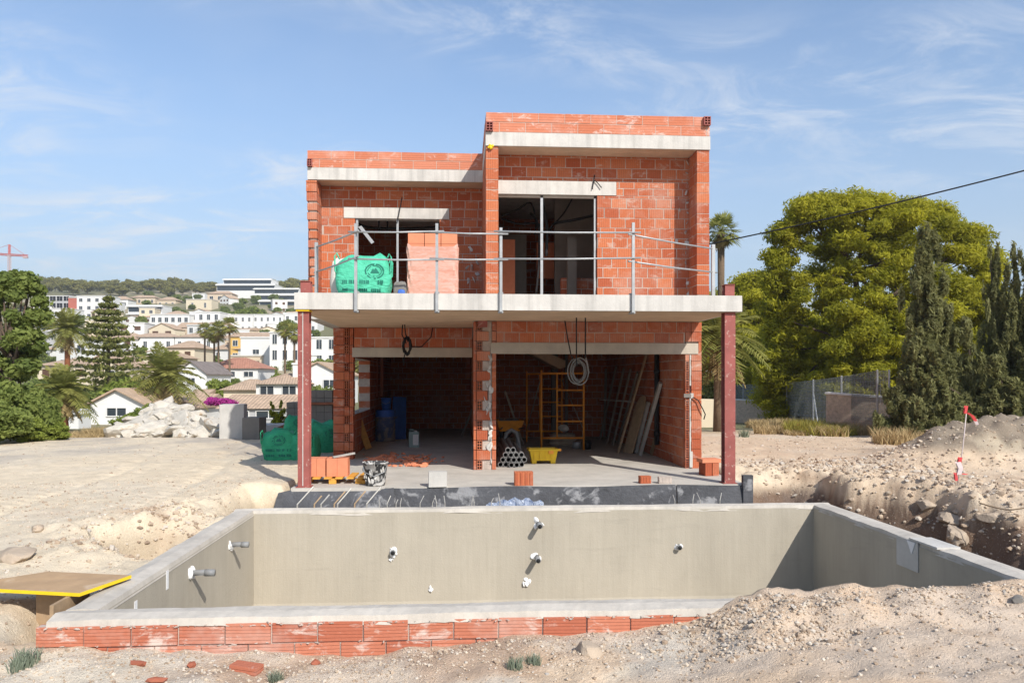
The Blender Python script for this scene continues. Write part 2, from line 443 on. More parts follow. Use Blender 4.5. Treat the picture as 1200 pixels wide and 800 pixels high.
    m=1.0*np.exp(-(np.abs((x-mx)/2.1)**2.6)-((y-my)/1.1)**2)
    m=m*(1+.35*fbm(x,y,1.0,4,91)+.3*(.5-worley(x,y,2.2,8)))+.22*np.exp(-((x-9.3)/.9)**2-((y-15.0)/.7)**2)
    z=z+m
    # low bump where the paler soil is left of the house
    z=z+.12*np.exp(-((x+3.4)/.6)**2-((y-13.2)/.9)**2)
    return z
def gz1(x,y): return float(gz(np.array([x]),np.array([y]))[0])
def worley(x,y,f,s=0):
    x=x*f; y=y*f; ix=np.floor(x).astype(np.int64); iy=np.floor(y).astype(np.int64); best=np.full(x.shape,9.)
    for dx in (-1,0,1):
        for dy in (-1,0,1):
            cx=ix+dx; cy=iy+dy
            px=cx+_hash(cx,cy,s); py=cy+_hash(cx,cy,s+7)
            best=np.minimum(best,(px-x)**2+(py-y)**2)
    return np.sqrt(best)
def axis_nodes(dense,lo,hi,ratio=1.16):
    a=list(dense); st=a[-1]-a[-2]; v=a[-1]
    while v<hi: st*=ratio; v+=st; a.append(v)
    st=a[1]-a[0]; v=a[0]; pre=[]
    while v>lo: st*=ratio; v-=st; pre.append(v)
    return np.array(pre[::-1]+a)
_xs=axis_nodes(np.arange(-9.5,12.5,.055),-4500,4500)
_ys=axis_nodes(np.concatenate([np.arange(3.6,6.6,.035),np.arange(6.6,16.5,.06),np.arange(16.5,30,.22)]),-60,5000,1.10)
def build_ground():
    X,Y=np.meshgrid(_xs,_ys); Z=gz(X,Y)
    nx,ny=len(_xs),len(_ys)
    me=bpy.data.meshes.new('ground')
    co=np.stack([X,Y,Z],-1).reshape(-1,3).astype(np.float32)
    i=np.arange(nx*ny).reshape(ny,nx)
    q=np.stack([i[:-1,:-1],i[:-1,1:],i[1:,1:],i[1:,:-1]],-1).reshape(-1,4)
    me.vertices.add(len(co)); me.vertices.foreach_set('co',co.ravel())
    me.loops.add(q.size); me.loops.foreach_set('vertex_index',q.ravel().astype(np.int32))
    me.polygons.add(len(q)); me.polygons.foreach_set('loop_start',np.arange(0,q.size,4,dtype=np.int32))
    me.polygons.foreach_set('use_smooth',np.ones(len(q),dtype=bool))
    me.update(calc_edges=True)
    # soil colour by place, with one band of shade painted in
    d=Y*CA+X*SA
    pale=np.array([.76,.64,.47]); tan=np.array([.66,.51,.36]); red=np.array([.36,.215,.13]); fg=np.array([.68,.52,.365])
    brown=np.array([.20,.135,.095]); scrub=np.array([.17,.165,.085]); chalk=np.array([.68,.60,.48]); greyc=np.array([.40,.37,.33])
    def L(c): return np.broadcast_to(c,X.shape+(3,)).copy()
    def mixc(a,b,w): w=w[...,None]; return a*(1-w)+b*w
    n1=fbm(X,Y,.55,5,101); n2=fbm(X,Y,1.6,4,111); n3=fbm(X,Y,.28,4,121)
    c=L(pale)
    c=mixc(c,L(tan),sm(3.8,7.5,X+n1*2))
    c=mixc(c,L(chalk),sm(.02,.3,n3)*sm(7.,5.,Y+0*X)*0.0+sm(.0,.35,n1)*.45)
    fgw=sm(7.2,6.2,Y)
    f=mixc(L(fg),L(np.array([.67,.50,.35])),sm(1,3.5,X+n1*2))
    f=mixc(f,L(chalk),sm(.02,.22,n2)*sm(2.6,1.2,X)*sm(5.0,5.5,Y)*.9)
    f=mixc(f,L(greyc*1.3),sm(.16,.34,n1)*.4)
    f=mixc(f,L(np.array([.44,.26,.15])),sm(.14,.32,fbm(X,Y,.7,4,131))*.5)
    c=mixc(c,f,fgw)
    # subsoil shown where the bank is cut
    cut=sm(-.12,-.32,Z)*sm(6.6,7.2,Y)*sm(14.8,14.2,Y)*(np.abs(X-1)<9)
    right=sm(4,5.4,X)
    c=mixc(c,L(np.array([.50,.40,.28])),cut*(1-right)*.8)
    c=mixc(c,mixc(L(brown),L(np.array([.17,.125,.10])),sm(-.1,.2,n2)),cut*right)
    lay=sm(-.16,-.02,Z)*sm(.10,.0,Z)*sm(4.6,6,X)*sm(8,9,Y)*sm(15,14,Y)
    c=mixc(c,L(red),lay*.5*sm(-.1,.15,n2))
    ra=.55*np.exp(-((X+4.4)/.8)**2-((Y-10.8)/.3)**2)
    c=mixc(c,L(np.array([.47,.27,.15])),np.clip(ra*1.3*(.6+n2*1.6),0,1))
    m=sm(.30,.55,Z)*sm(7.5,8.6,X)*sm(13,14,Y)*sm(18,17,Y)
    c=mixc(c,L(np.array([.27,.22,.165])),m)
    c=mixc(c,L(np.array([.60,.50,.36])),m*sm(.02,.2,n2)*.7*sm(.85,.5,Z))
    dark=sm(16.5,17.5,Y)*sm(20,18.5,Y)*sm(8,10,X)  # band of cypress shade painted into the soil colour
    c=mixc(c,L(np.array([.28,.20,.145])),dark*.55*sm(-.1,.2,n1))
    c=mixc(c,L(np.array([.42,.38,.34])),sm(.05,.3,n3)*.6*sm(15,19,Y)*sm(-2,-4,X))
    c=mixc(c,L(scrub),sm(25,34,d))
    c=mixc(c,L(np.array([.42,.35,.24])),sm(25,60,d)*sm(.05,.25,fbm(X,Y,.03,4,141))*.8)
    ca=me.color_attributes.new('soil','FLOAT_COLOR','POINT')
    ca.data.foreach_set('color',np.concatenate([np.clip(c,0,1),np.ones(X.shape+(1,))],-1).reshape(-1).astype(np.float32))
    t=NT('soil'); o=t.coord()
    col=t.new('ShaderNodeVertexColor',layer_name='soil').outputs[0]
    a=t.noise(o,3.0,8,.72); b=t.noise(o,38,5,.7); v=t.vor(o,30); v2=t.vor(o,9,'F1','Color')
    k=t.ramp(a,[(.3,.82),(.7,1.10)])
    col=t.mix(1,col,k,'MULTIPLY')
    col=t.mix(t.math('MULTIPLY',t.ramp(b,[(.56,0),(.68,1)]),.28),col,(.27,.20,.135))
    col=t.mix(t.math('MULTIPLY',t.ramp(t.noise(t.mapping(o,(1,1,1),(4,9,2)),55,4,.6),[(.60,0),(.68,1)]),.45),col,(.68,.61,.51))
    t.color(col); t.rough(.95); t.b.inputs['Specular IOR Level'].default_value=.1
    t.bump(t.math('ADD',t.math('ADD',a,t.math('MULTIPLY',b,.8)),t.math('MULTIPLY',t.noise(o,110,3,.6),.5)),.85,.030)
    me.materials.append(t.m)
    ob=bpy.data.objects.new('ground',me); COL.objects.link(ob); tag(ob,None,None,None,'structure')
    return ob
ground=build_ground()

# loose stones and grit: uncountable, one object
def gravel():
    q=random.Random(5); mb=MB()
    def put(x,y,r,rnd): 
        mb.rock((x,y,gz1c(x,y)+r*.15),r,(1,q.uniform(.6,1),q.uniform(.45,.8)),rnd,q.randrange(10**6),1)
    pts=[]
    for k in range(9000):                      # foreground strip
        x=q.uniform(-4.6,6.2); y=q.choice([q.gauss(5.75,.22),q.uniform(4.5,6.0)]) 
        if y>6.0 and -3.2<x<5.35: y=6.0-(y-6.0)
        pts.append((x,y,abs(q.gauss(0,.0075))+.004))
    for k in range(1300):
        x=q.gauss(2.25,.38); y=q.uniform(5.2,6.0); pts.append((x,y,abs(q.gauss(0,.011))+.005))
    for k in range(4200):                      # left ground
        x=q.uniform(-9,-3.4); y=q.uniform(6.2,14); pts.append((x,y,abs(q.gauss(0,.011))+.005))
    for k in range(5200):                      # right bank and trench
        x=q.gauss(7.4,1.1); y=q.uniform(7,16); 
        if x<5.4: x=10.8-x
        pts.append((x,y,abs(q.gauss(0,.026))+.008))
    for k in range(900):
        pts.append((q.gauss(-3.9,.35),q.uniform(8.6,11.2),abs(q.gauss(0,.018))+.007))
    for k in range(900):
        pts.append((q.gauss(10.2,1.6),q.gauss(14.2,.6),abs(q.gauss(0,.016))+.007))
    for k in range(900):
        pts.append((q.uniform(5,13),q.uniform(15,24),abs(q.gauss(0,.018))+.008))
    for k in range(700):
        pts.append((q.uniform(-14,-3.2),q.uniform(14,24),abs(q.gauss(0,.012))+.006))
    P=np.array(pts); Z=gz(P[:,0],P[:,1])
    for (x,y,r),z in zip(pts,Z):
        mb.rock((x,y,z+r*.15),r,(1,q.uniform(.6,1),q.uniform(.45,.8)),q.random(),q.randrange(10**6),1)
    t=NT('grit'); r=t.attr(); o=t.coord()
    c=t.ramp(r,[(0,(.26,.19,.135)),(.3,(.44,.335,.24)),(.6,(.52,.43,.325)),(.85,(.60,.53,.44)),(1,(.44,.41,.37))])
    c=t.mix(t.math('MULTIPLY',t.noise(o,20,3,.6),.4),c,(.34,.26,.19))
    t.color(c); t.rough(.95)
    ob=mb.build('gravel',t.m); tag(ob,'loose stones and grit strewn over the dug-up ground','gravel',None,'stuff')
gravel()
# ================================================================== HOUSE UNDER CONSTRUCTION
def rows_of(z0,z1,H,holes):
    zs=[z0]
    while zs[-1]+H<z1-.03: zs.append(zs[-1]+H)
    zs.append(z1)
    for h in holes:
        for hz in (h[2],h[3]):
            if z0+.03<hz<z1-.03 and min(abs(hz-q) for q in zs)>.012: zs.append(hz)
    zs=sorted(zs); out=[]
    for a,b in zip(zs,zs[1:]):
        if b-a>.008: out.append((a,b))
    return out
def brick_wall(mb,plane,a0,a1,z0,z1,c0,c1,holes=(),L=.30,H=.197,j=.016,proud=(.001,.006),seed=1,jit=.0):
    q=random.Random(seed)
    def B(s,e,za,zb,ca,cb,rnd,mi,tilt=0):
        if tilt:
            mx_,mz_=(s+e)/2,(za+zb)/2
            if plane=='y': M_=Matrix.Translation((mx_,ca,mz_))@Matrix.Rotation(tilt,4,'Y')@Matrix.Translation((-mx_,-ca,-mz_))
            else: M_=Matrix.Translation((ca,mx_,mz_))@Matrix.Rotation(tilt,4,'X')@Matrix.Translation((-ca,-mx_,-mz_))
            if plane=='y': mb.box(s,e,ca,cb,za,zb,rnd,mi,M_)
            else: mb.box(ca,cb,s,e,za,zb,rnd,mi,M_)
            return
        if plane=='y': mb.box(s,e,ca,cb,za,zb,rnd,mi)
        else: mb.box(ca,cb,s,e,za,zb,rnd,mi)
    k=0
    for za,zb in rows_of(z0,z1,H,holes):
        zm=(za+zb)/2; iv=[(a0,a1)]
        for h in holes:
            if h[2]<zm<h[3]:
                nv=[]
                for s,e in iv:
                    if h[1]<=s or h[0]>=e: nv.append((s,e)); continue
                    if h[0]-s>.02: nv.append((s,h[0]))
                    if e-h[1]>.02: nv.append((h[1],e))
                iv=nv
        top=.006 if abs(zb-z1)<.005 else 0
        for s,e in iv:
            B(s+.006,e-.006,za,zb-top,c0+q.uniform(0,.002),c1-q.uniform(0,.002),.5,1)
            st=a0+(0 if k%2 else -L/2)+q.uniform(-jit,jit); x=st
            while x<e:
                b0=max(x,s); b1=min(x+L,e)
                if b1-b0>.035:
                    g0=0 if b0==s else j/2; g1=0 if b1==e else j/2
                    p=q.uniform(*proud)
                    jj=j*q.uniform(.5,1.3)
                    if zb-za>.05: B(b0+g0,b1-g1,za+jj/2,zb-jj/2,c0-p,c1+q.uniform(*proud),min(1,max(0,q.gauss(.55,.36))),0,q.gauss(0,.007))
                    else: B(b0+g0,b1-g1,za+.002,zb-.002,c0-p*.6,c1+p*.6,q.random(),0)
                x+=L
        k+=1
def hollow_end(mb,x0,x1,z0,z1,y,nx=2,nz=3,dep=.12,w=.012,mi=0):
    r=rng.random()
    for k in range(nx+1):
        xx=x0+(x1-x0-w)*k/nx; mb.box(xx,xx+w,y,y+dep,z0,z1,r,mi)
    for k in range(nz+1):
        zz=z0+(z1-z0-w)*k/nz; mb.box(x0+w*.5,x1-w*.5,y+.0015,y+dep,zz,zz+w,r,mi)
house=thing('brick_house','unfinished two storey red brick house with bare concrete slabs behind the empty pool','house',(1,20,0))
HO=Vector((1,20,0))
def part(mb,name,mats,smooth=False,bevel=0,parent=house):
    o=mb.build(name,mats,None,smooth,None,bevel)
    o.parent=parent; o.matrix_parent_inverse=Matrix.Translation(-HO)
    return o
BM=[M['brick'],M['mortar']]
BF=[M['brick_far'],M['mortar']]
# ---- ground slab and its membrane skirt
mb=MB(); mb.box(-2.78,4.86,13.0,28.6,-.42,0,.5); part(mb,'floor_slab',M['floor'],bevel=.012)
mb=MB()
q=random.Random(3)
def skirt(x0,x1,n,lean=.05):
    for k in range(n):
        a=x0+(x1-x0)*k/n; b=x0+(x1-x0)*(k+1)/n
        w=lambda x:.018+.012*math.sin(x*3.1)+.01*math.sin(x*7.7)
        zt=lambda x:-.012+.012*math.sin(x*2.3)
        p=[(a,12.97-lean-w(a),-.46),(b,12.97-lean-w(b),-.46),(b,12.975-w(b)*.4,zt(b)),(a,12.975-w(a)*.4,zt(a))]
        mb.face(p); 
        mb.face([(a,12.975-w(a)*.4,zt(a)),(b,12.975-w(b)*.4,zt(b)),(b,12.998,zt(b)+.004),(a,12.998,zt(a)+.004)])
skirt(-1.25,3.62,40); skirt(3.645,4.88,12)
# left: membrane folded down, bulging dark void
for k in range(14):
    a=-2.9+1.62*k/14; b=-2.9+1.62*(k+1)/14
    f=lambda x:.10+.05*math.sin(x*5)
    mb.face([(a,12.97-f(a)-.15,-.47),(b,12.97-f(b)-.15,-.47),(b,12.99,-.055),(a,12.99,-.055)])
mb.face([(-2.78,12.985,-.03),(-2.96,12.9,-.06),(-3.05,12.78,-.47),(-2.30,12.68,-.47)])
mb.face([(-1.10,12.955,-.0),(-1.30,12.955,-.02),(-1.78,12.64,-.47),(-1.08,12.78,-.47)])
mb.box(4.76,4.93,12.90,12.99,-.45,.16,.5)
part(mb,'bitumen_skirt',M['bitumen'])
# ---- upper slab (balcony in front) and thinner slab under the left wing
mb=MB(); mb.box(-2.72,4.77,12.98,28.4,2.93,3.20,.5); part(mb,'balcony_slab',M['conc'],bevel=.01)
mb=MB(); mb.box(-2.66,4.70,13.02,15.33,2.924,2.9295,.5); mb.box(-2.66,.24,15.34,17.48,2.924,2.9295,.5); part(mb,'slab_soffit',M['soffit'])
mb=MB(); mb.box(-3.30,-2.73,16.98,28.3,3.07,3.195,.5); part(mb,'wing_slab',M['conc'])
# ---- steel columns (H section) with stubs above the slab
def hcol(x,y,z0,z1,w=.18,t=.014,mb=None):
    mb.box(x-w/2,x+w/2,y,y+t,z0,z1,.5); mb.box(x-w/2,x+w/2,y+w-t,y+w,z0,z1,.5); mb.box(x-.005,x+.005,y+t,y+w-t,z0,z1,.5)
    mb.box(x-w/2-.03,x+w/2+.03,y-.03,y+w+.03,z0,z0+.012,.5)
for cx in (-2.585,4.585):
    mb=MB(); hcol(cx,13.05,.003,2.928,.185,.014,mb); col_=part(mb,'steel_column',M['redsteel'])
    mb=MB(); hcol(cx+.02,13.12,3.20,3.40,.165,.014,mb); mb.box(cx-.06,cx+.10,13.1,13.32,3.40,3.41,.5); st_=part(mb,'column_stub',M['redsteel'])
mb=MB(); mb.box(-2.70,-2.48,13.0,13.26,2.90,2.928,.5); part(mb,'yellow_packer',M['yedge'])
mb=MB(); mb.box(-2.60,-2.588,13.038,13.049,.03,2.89,.5); part(mb,'pale_strip',M['conc'])  # thin pale strip down the front of the left column
# ---- ground floor walls
mb=MB()
brick_wall(mb,'y',.70,4.475,2.497,2.924,15.35,15.60,seed=11,H=.205)
part(mb,'front_wall',BM)
mb=MB(); mb.box(.585,4.735,15.325,15.60,2.283,2.495,.5); part(mb,'lintel',M['conc_lintel'],bevel=.006)
mb=MB()
brick_wall(mb,'x',15.50,28.3,0,2.92,4.48,4.80,seed=12)
# front end of the right wall: grooved blocks, mortar seam, hollow ends
for k in range(15):
    z0=.002+k*.1947; z1=z0+.187
    if 2.28<(z0+z1)/2<2.50: mb.box(4.745,4.803,15.345,15.5,z0,z1,rng.random(),0); continue
    mb.box(4.60,4.803+rng.uniform(0,.006),15.342+rng.uniform(-.004,.004),15.5,z0,z1,rng.random(),0)
    if z1<2.28: hollow_end(mb,4.478,4.555,z0,z1,15.345,1,4,.15,.012,0)
    else: mb.box(4.478,4.59,15.345,15.5,z0,z1,rng.random(),0)
mb.box(4.50,4.79,15.40,15.51,0,2.92,.5,1)
part(mb,'side_wall',BM)
mb=MB()
for k in range(22):
    z=.02+k*.102; w=rng.uniform(.016,.03)
    if 1.4<z<1.55: continue
    mb.box(4.562,4.562+w,15.332-rng.random()*.006,15.40,z,z+.1025,.5)
mb.box(4.57,4.64,15.325,15.40,1.40,1.50,.5); mb.box(4.56,4.62,15.322,15.40,.02,.34,.5)
part(mb,'mortar_seam',M['cblock'])
mb=MB(); mb.box(4.44,4.585,15.31,15.335,1.415,1.49,.5); part(mb,'wall_bracket',M['greyblock'])
mb=MB(); mb.tube([(4.62,15.3,1.42),(4.72,15.28,1.36),(4.80,15.26,1.20),(4.86,15.27,1.08),(4.84,15.3,.98)],.012,6); part(mb,'cable_tail',M['cable'],True)
# middle pier: alternating bricks and hollow ends set in mortar
mb=MB()
mb.box(.255,.685,15.47,15.80,0,2.92,.5,1)
zc=0; k=0
while zc<2.90:
    h=.1945; z0=zc+.006; z1=min(zc+h-.006,2.92)
    mb.box(.250,.302,15.352+rng.uniform(-.004,.004),15.79,z0,z1,rng.random(),0)
    mb.box(.612,.690,15.347+rng.uniform(-.004,.004),15.79,z0,z1,rng.random(),0)
    if k%2==0:
        hollow_end(mb,.312,.420,z0,z1,15.345,2,3,.125,.013,0)
        mb.box(.425,.605,15.372,15.47,z0-.005,z1+.005,.5,1)
        if k%4==0: hollow_end(mb,.47,.575,z0+.01,z1-.01,15.362,2,3,.1,.013,1)
    else:
        mb.box(.310,.545+rng.uniform(-.03,.04),15.335+rng.uniform(-.006,.006),15.47,z0,z1,rng.random(),0)
        mb.box(.545,.608,15.375,15.47,z0-.006,z1+.006,.5,1)
    zc+=h; k+=1
brick_wall(mb,'x',15.80,27.9,0,2.92,.33,.60,seed=14)
part(mb,'pier',BM)
mb=MB()
for k in range(30):                                  # lumpy mortar daubs down the pier
    z=rng.uniform(.15,2.35); x=.585+.012*math.sin(z*9)+rng.uniform(-.03,.02)
    if k>21: x=rng.uniform(.43,.60)
    mb.rock((x,15.352,z),rng.uniform(.03,.06),(1,.22,1.6),.5,k,2,.3)
part(mb,'mortar_daubs',M['cblock'],True)['kind']='stuff'
mb=MB(); mb.box(.34,.52,15.315,15.50,2.80,2.924,.5); part(mb,'red_packer',M['redsteel'])
# left bay
mb=MB(); brick_wall(mb,'y',-2.36,.25,2.475,2.924,17.50,17.74,seed=15,H=.215); part(mb,'front_wall',BM)
mb=MB(); mb.box(-2.40,.252,17.475,17.75,2.27,2.473,.5); part(mb,'lintel',M['conc_lintel'],bevel=.006)
mb=MB()
mb.box(-2.80,-2.39,17.62,17.80,0,2.92,.5,1)
zc=0;k=0
while zc<2.90:
    h=.1945; z0=zc+.006; z1=min(zc+h-.006,2.92)
    mb.box(-2.815,-2.585,17.497+rng.uniform(-.005,.005),17.79,z0,z1,rng.random(),0)
    if k%2==0 or rng.random()<.35: hollow_end(mb,-2.575,-2.47,z0,z1,17.50,2,3,.12,.013,0)
    else: mb.box(-2.575,-2.465,17.495,17.62,z0,z1,rng.random(),0)
    mb.box(-2.455,-2.38+rng.uniform(-.004,.004),17.498,17.79,z0,z1,rng.random(),0)
    zc+=h;k+=1
brick_wall(mb,'x',17.80,28.3,0,2.92,-2.80,-2.50,[(17.79,21.7,.95,2.28)],seed=16)
part(mb,'side_wall',BM)
# inner walls at the back of both rooms
mb=MB(); brick_wall(mb,'y',-2.52,.35,0,2.92,28.0,28.25,seed=17)
part(mb,'back_wall',BM)
mb=MB(); brick_wall(mb,'y',.58,4.50,0,2.92,23.8,24.05,seed=18); part(mb,'back_wall',BM)
# stair flight seen under the ceiling of the right room
mb=MB()
mb.prism([Vector((1.05,21.2,2.92)),Vector((1.45,21.2,2.92)),Vector((2.85,21.2,2.28)),Vector((2.85,21.2,2.10)),Vector((2.7,21.2,2.05))],(0,1.2,0),.5)
part(mb,'stair_flight',M['soffit'])
mb=MB(); mb.box(2.62,2.80,22.4,22.6,0,2.9,.5); mb.box(3.02,3.10,22.5,22.6,0,2.9,.5); part(mb,'inner_post',M['greyblock'])
mb=MB(); mb.box(3.12,3.42,22.5,22.66,2.35,2.9,.5); part(mb,'pink_block',M['packbrick'])
# ---- upper floor, right volume
mb=MB(); brick_wall(mb,'y',.712,4.548,3.203,6.196,15.35,15.60,[(.74,2.70,3.1,5.695),(.69,3.085,5.42,5.695)],seed=21,jit=.05); part(mb,'front_wall',BF)
mb=MB(); mb.box(.716,3.08,15.333,15.605,5.425,5.69,.5); part(mb,'lintel',M['conc'],bevel=.006)
mb=MB()
brick_wall(mb,'x',14.80,28.0,3.203,6.196,4.548,4.785,[],seed=22,L=.30)
part(mb,'side_wall',BF)
mb=MB(); brick_wall(mb,'x',14.80,28.0,3.203,6.196,.478,.708,[],seed=23,L=.30); part(mb,'party_wall',BF)
# rough toothed mortar in the wall corner
mb=MB()
for k in range(15):
    z=3.25+k*.2; 
    if rng.random()<.75: mb.rock((4.535-rng.uniform(0,.06),15.34,z+.05),rng.uniform(.03,.07),(1,.18,.9),.5,k+300,2)
for x,z,r in ((4.30,4.55,.07),(4.34,4.0,.05),(4.36,5.15,.04),(4.31,3.32,.05)): mb.rock((x,15.345,z),r,(.7,.15,1.2),.5,int(x*100+z*10),2)
part(mb,'mortar_daubs',M['cblock'],True)['kind']='stuff'
mb=MB(); mb.box(.470,4.80,14.77,28.1,6.20,6.455,.5); part(mb,'roof_slab',M['conc'],bevel=.01)
mb=MB(); mb.box(.72,4.53,14.80,15.34,6.1925,6.1985,.5); part(mb,'slab_soffit',M['soffit'])
PM=[M['parapet'],M['mortar']]
def parapet(x0,x1,y0,y1,z0,z1,seed,name='parapet'):
    mb=MB()
    brick_wall(mb,'y',x0,x1,z0,z1,y0,y0+.16,seed=seed,L=.50,H=.19,j=.012)
    brick_wall(mb,'x',y0+.16,y1,z0,z1,x0,x0+.16,seed=seed+1,L=.50,H=.19,j=.012)
    brick_wall(mb,'x',y0+.16,y1,z0,z1,x1-.16,x1,seed=seed+2,L=.50,H=.19,j=.012)
    return part(mb,name,PM)
parapet(.478,4.79,14.785,28.0,6.458,6.835,31)
mb=MB()
for x0,z0 in ((.476,6.462),(4.66,6.655)): hollow_end(mb,x0,x0+.13,z0,z0+.165,14.70,2,3,.085,.014)
part(mb,'hollow_brick_end',M['redsteel'])
mb=MB()
for k in range(9): mb.rock((.52+rng.random()*.12,14.76,6.165+rng.uniform(-.02,.04)),rng.uniform(.02,.045),(1,.8,.9),.5,k+70,2)
part(mb,'yellow_foam',M['yedge'],True)
# window frame tubes of the right opening
mb=MB()
mb.box(1.575,1.625,15.40,15.45,3.205,5.42,.5); part(mb,'window_post',M['zinc'])
mb=MB(); mb.box(2.645,2.685,15.40,15.45,3.205,5.42,.5); part(mb,'window_post',M['zinc'])
mb=MB(); mb.box(.745,2.69,15.40,15.45,5.375,5.418,.5); part(mb,'window_head',M['conc_lintel'])
# rooms behind
mb=MB(); brick_wall(mb,'y',.72,4.54,3.203,6.19,21.5,21.7,seed=26); part(mb,'back_wall',BM)
mb=MB(); brick_wall(mb,'y',2.25,3.2,3.21,4.05,17.4,17.6,seed=27); part(mb,'low_wall',BM)
mb=MB(); mb.box(.95,1.25,18.0,18.2,3.21,5.0,.4); part(mb,'inner_partition',M['packbrick'])
mb=MB(); mb.box(1.9,2.9,19.5,19.7,4.3,5.2,.4); part(mb,'inner_partition',M['packbrick'])
mb=MB(); mb.box(2.35,2.55,17.1,17.25,3.2,4.9,.5); mb.box(2.2,3.4,18.2,18.35,3.2,6.19,.5); mb.box(1.0,1.6,19.0,19.4,3.2,5.3,.5); part(mb,'inner_shaft',M['greyblock'])
# ---- upper floor, left volume
mb=MB(); brick_wall(mb,'y',-3.072,.480,3.203,6.045,17.5,17.74,[(-2.34,-.475,3.1,5.585),(-2.59,-.255,5.34,5.585)],seed=41,jit=.05); part(mb,'front_wall',BF)
mb=MB(); mb.box(-2.585,-.26,17.482,17.745,5.345,5.58,.5); part(mb,'lintel',M['conc'],bevel=.006)
mb=MB()
brick_wall(mb,'x',17.12,28.0,3.203,6.045,-3.285,-3.072,[],seed=42,L=.30)
zc=3.203;k=0
while zc<6.03:                                        # toothed free end of the side wall
    z1=min(zc+.199,6.045); dx=.10*(1-(zc-3.2)/2.85); 
    sh=rng.uniform(-.012,.012)
    mb.box(-3.30+dx+sh,-3.075+sh*.5,16.95+rng.uniform(-.01,.01),17.13,zc+.005,z1-(.045 if 3.3<zc<5.4 else .012),rng.random(),0)
    mb.box(-3.27+dx,-3.09,16.99,17.13,zc,z1,.5,1)
    zc+=.199;k+=1
part(mb,'side_wall',BF)
mb=MB(); mb.box(-3.275,.474,16.95,28.1,6.05,6.305,.5); part(mb,'roof_slab',M['conc'],bevel=.01)
mb=MB(); mb.box(-3.06,.47,16.98,17.49,6.0425,6.0485,.5); part(mb,'slab_soffit',M['soffit'])
mb=MB()
brick_wall(mb,'y',-3.275,.474,6.308,6.675,16.965,17.12,seed=45,L=.50,H=.185,j=.012)
brick_wall(mb,'x',17.12,28.0,6.308,6.675,-3.275,-3.12,seed=46,L=.50,H=.185,j=.012)
part(mb,'parapet',PM)
mb=MB(); hollow_end(mb,-3.272,-3.17,6.315,6.475,16.87,2,3,.085,.014); part(mb,'hollow_brick_end',M['redsteel'])
mb=MB(); mb.box(-2.325,-2.275,17.53,17.58,3.205,5.34,.5); part(mb,'window_post',M['zinc'])
mb=MB(); mb.box(-1.43,-1.385,17.53,17.58,3.205,5.34,.5); part(mb,'window_post',M['zinc'])
mb=MB(); mb.prism([Vector((-2.27,17.5,5.15)),Vector((-2.2,17.5,5.18)),Vector((-1.92,17.5,4.82)),Vector((-1.98,17.5,4.78))],(0,.03,0),.5); part(mb,'window_brace',M['zinc'])
mb=MB(); brick_wall(mb,'y',-3.06,.47,3.203,6.04,22.5,22.7,seed=47); part(mb,'back_wall',BM)
for x0,r in ((.45,51),):
    mb=MB()
    for k in range(10): mb.rock((x0+rng.uniform(-.3,0),17.495,rng.uniform(3.9,4.7)),rng.uniform(.03,.08),(1,.10,1.1),.5,k+r*10,2)
    part(mb,'mortar_daubs',M['cblock'],True)['kind']='stuff'
# rear wall and roof sealing so no light leaks in
mb=MB(); brick_wall(mb,'y',-3.07,4.55,3.203,6.04,27.8,28.0,seed=55); part(mb,'rear_wall',BM)
mb=MB(); brick_wall(mb,'y',.6,4.5,0,2.92,28.0,28.25,seed=56); part(mb,'rear_wall',BM)

# ---- guard rail clamped to the slab edge
rail=thing('guard_rail','zinc tube guard rail clamped along the upper balcony edge','guard rail',(1,13,3.2))
def rpart(mb,name,mats,smooth=False):
    o=mb.build(name,mats,None,smooth); o.parent=rail; o.matrix_parent_inverse=Matrix.Translation((-1,-13,-3.2)); return o
posts=[]
for u,vt in ((417,262),(512,262),(587,267),(742,261)):
    p=at_y(u,300,12.945); zt=zat(vt,depth(p.x,12.945)); posts.append((p.x,12.945))
    mb=MB(); mb.box(p.x-.023,p.x+.023,12.92,12.967,2.90,zt,.5); mb.box(p.x-.04,p.x+.04,12.955,13.14,2.885,2.915,.5); mb.box(p.x-.04,p.x+.04,12.975,13.12,3.203,3.23,.5)
    rpart(mb,'post',M['zinc'])
pl=(-2.655,14.6); pr=(4.70,14.3)
for (x,y),zt in ((pl,4.30),(pr,4.29)):
    mb=MB(); mb.box(x-.03,x+.03,y-.03,y+.03,3.2,zt,.5); rpart(mb,'post',M['zinc'])
line=[pl]+posts+[pr]
for hz,tw in ((4.20,.03),(3.77,-.02)):
    for k,(a,b) in enumerate(zip(line,line[1:])):
        mb=MB(); e=rng.uniform(-.02,.02); yo=-.04 if 0<k<4 else 0
        za,zb=hz+e,hz+rng.uniform(-.02,.02)
        if k==3: za+=.01; zb+=.05
        d=Vector((b[0]-a[0],b[1]-a[1],0)).normalized()*.12
        mid=Vector(((a[0]+b[0])/2,(a[1]+b[1])/2+yo,(za+zb)/2-.012))
        mb.tube([(a[0]-d.x,a[1]-d.y+yo,za),mid,(b[0]+d.x,b[1]+d.y+yo,zb)],.015,8)
        rpart(mb,'rail',M['zinc'],True)
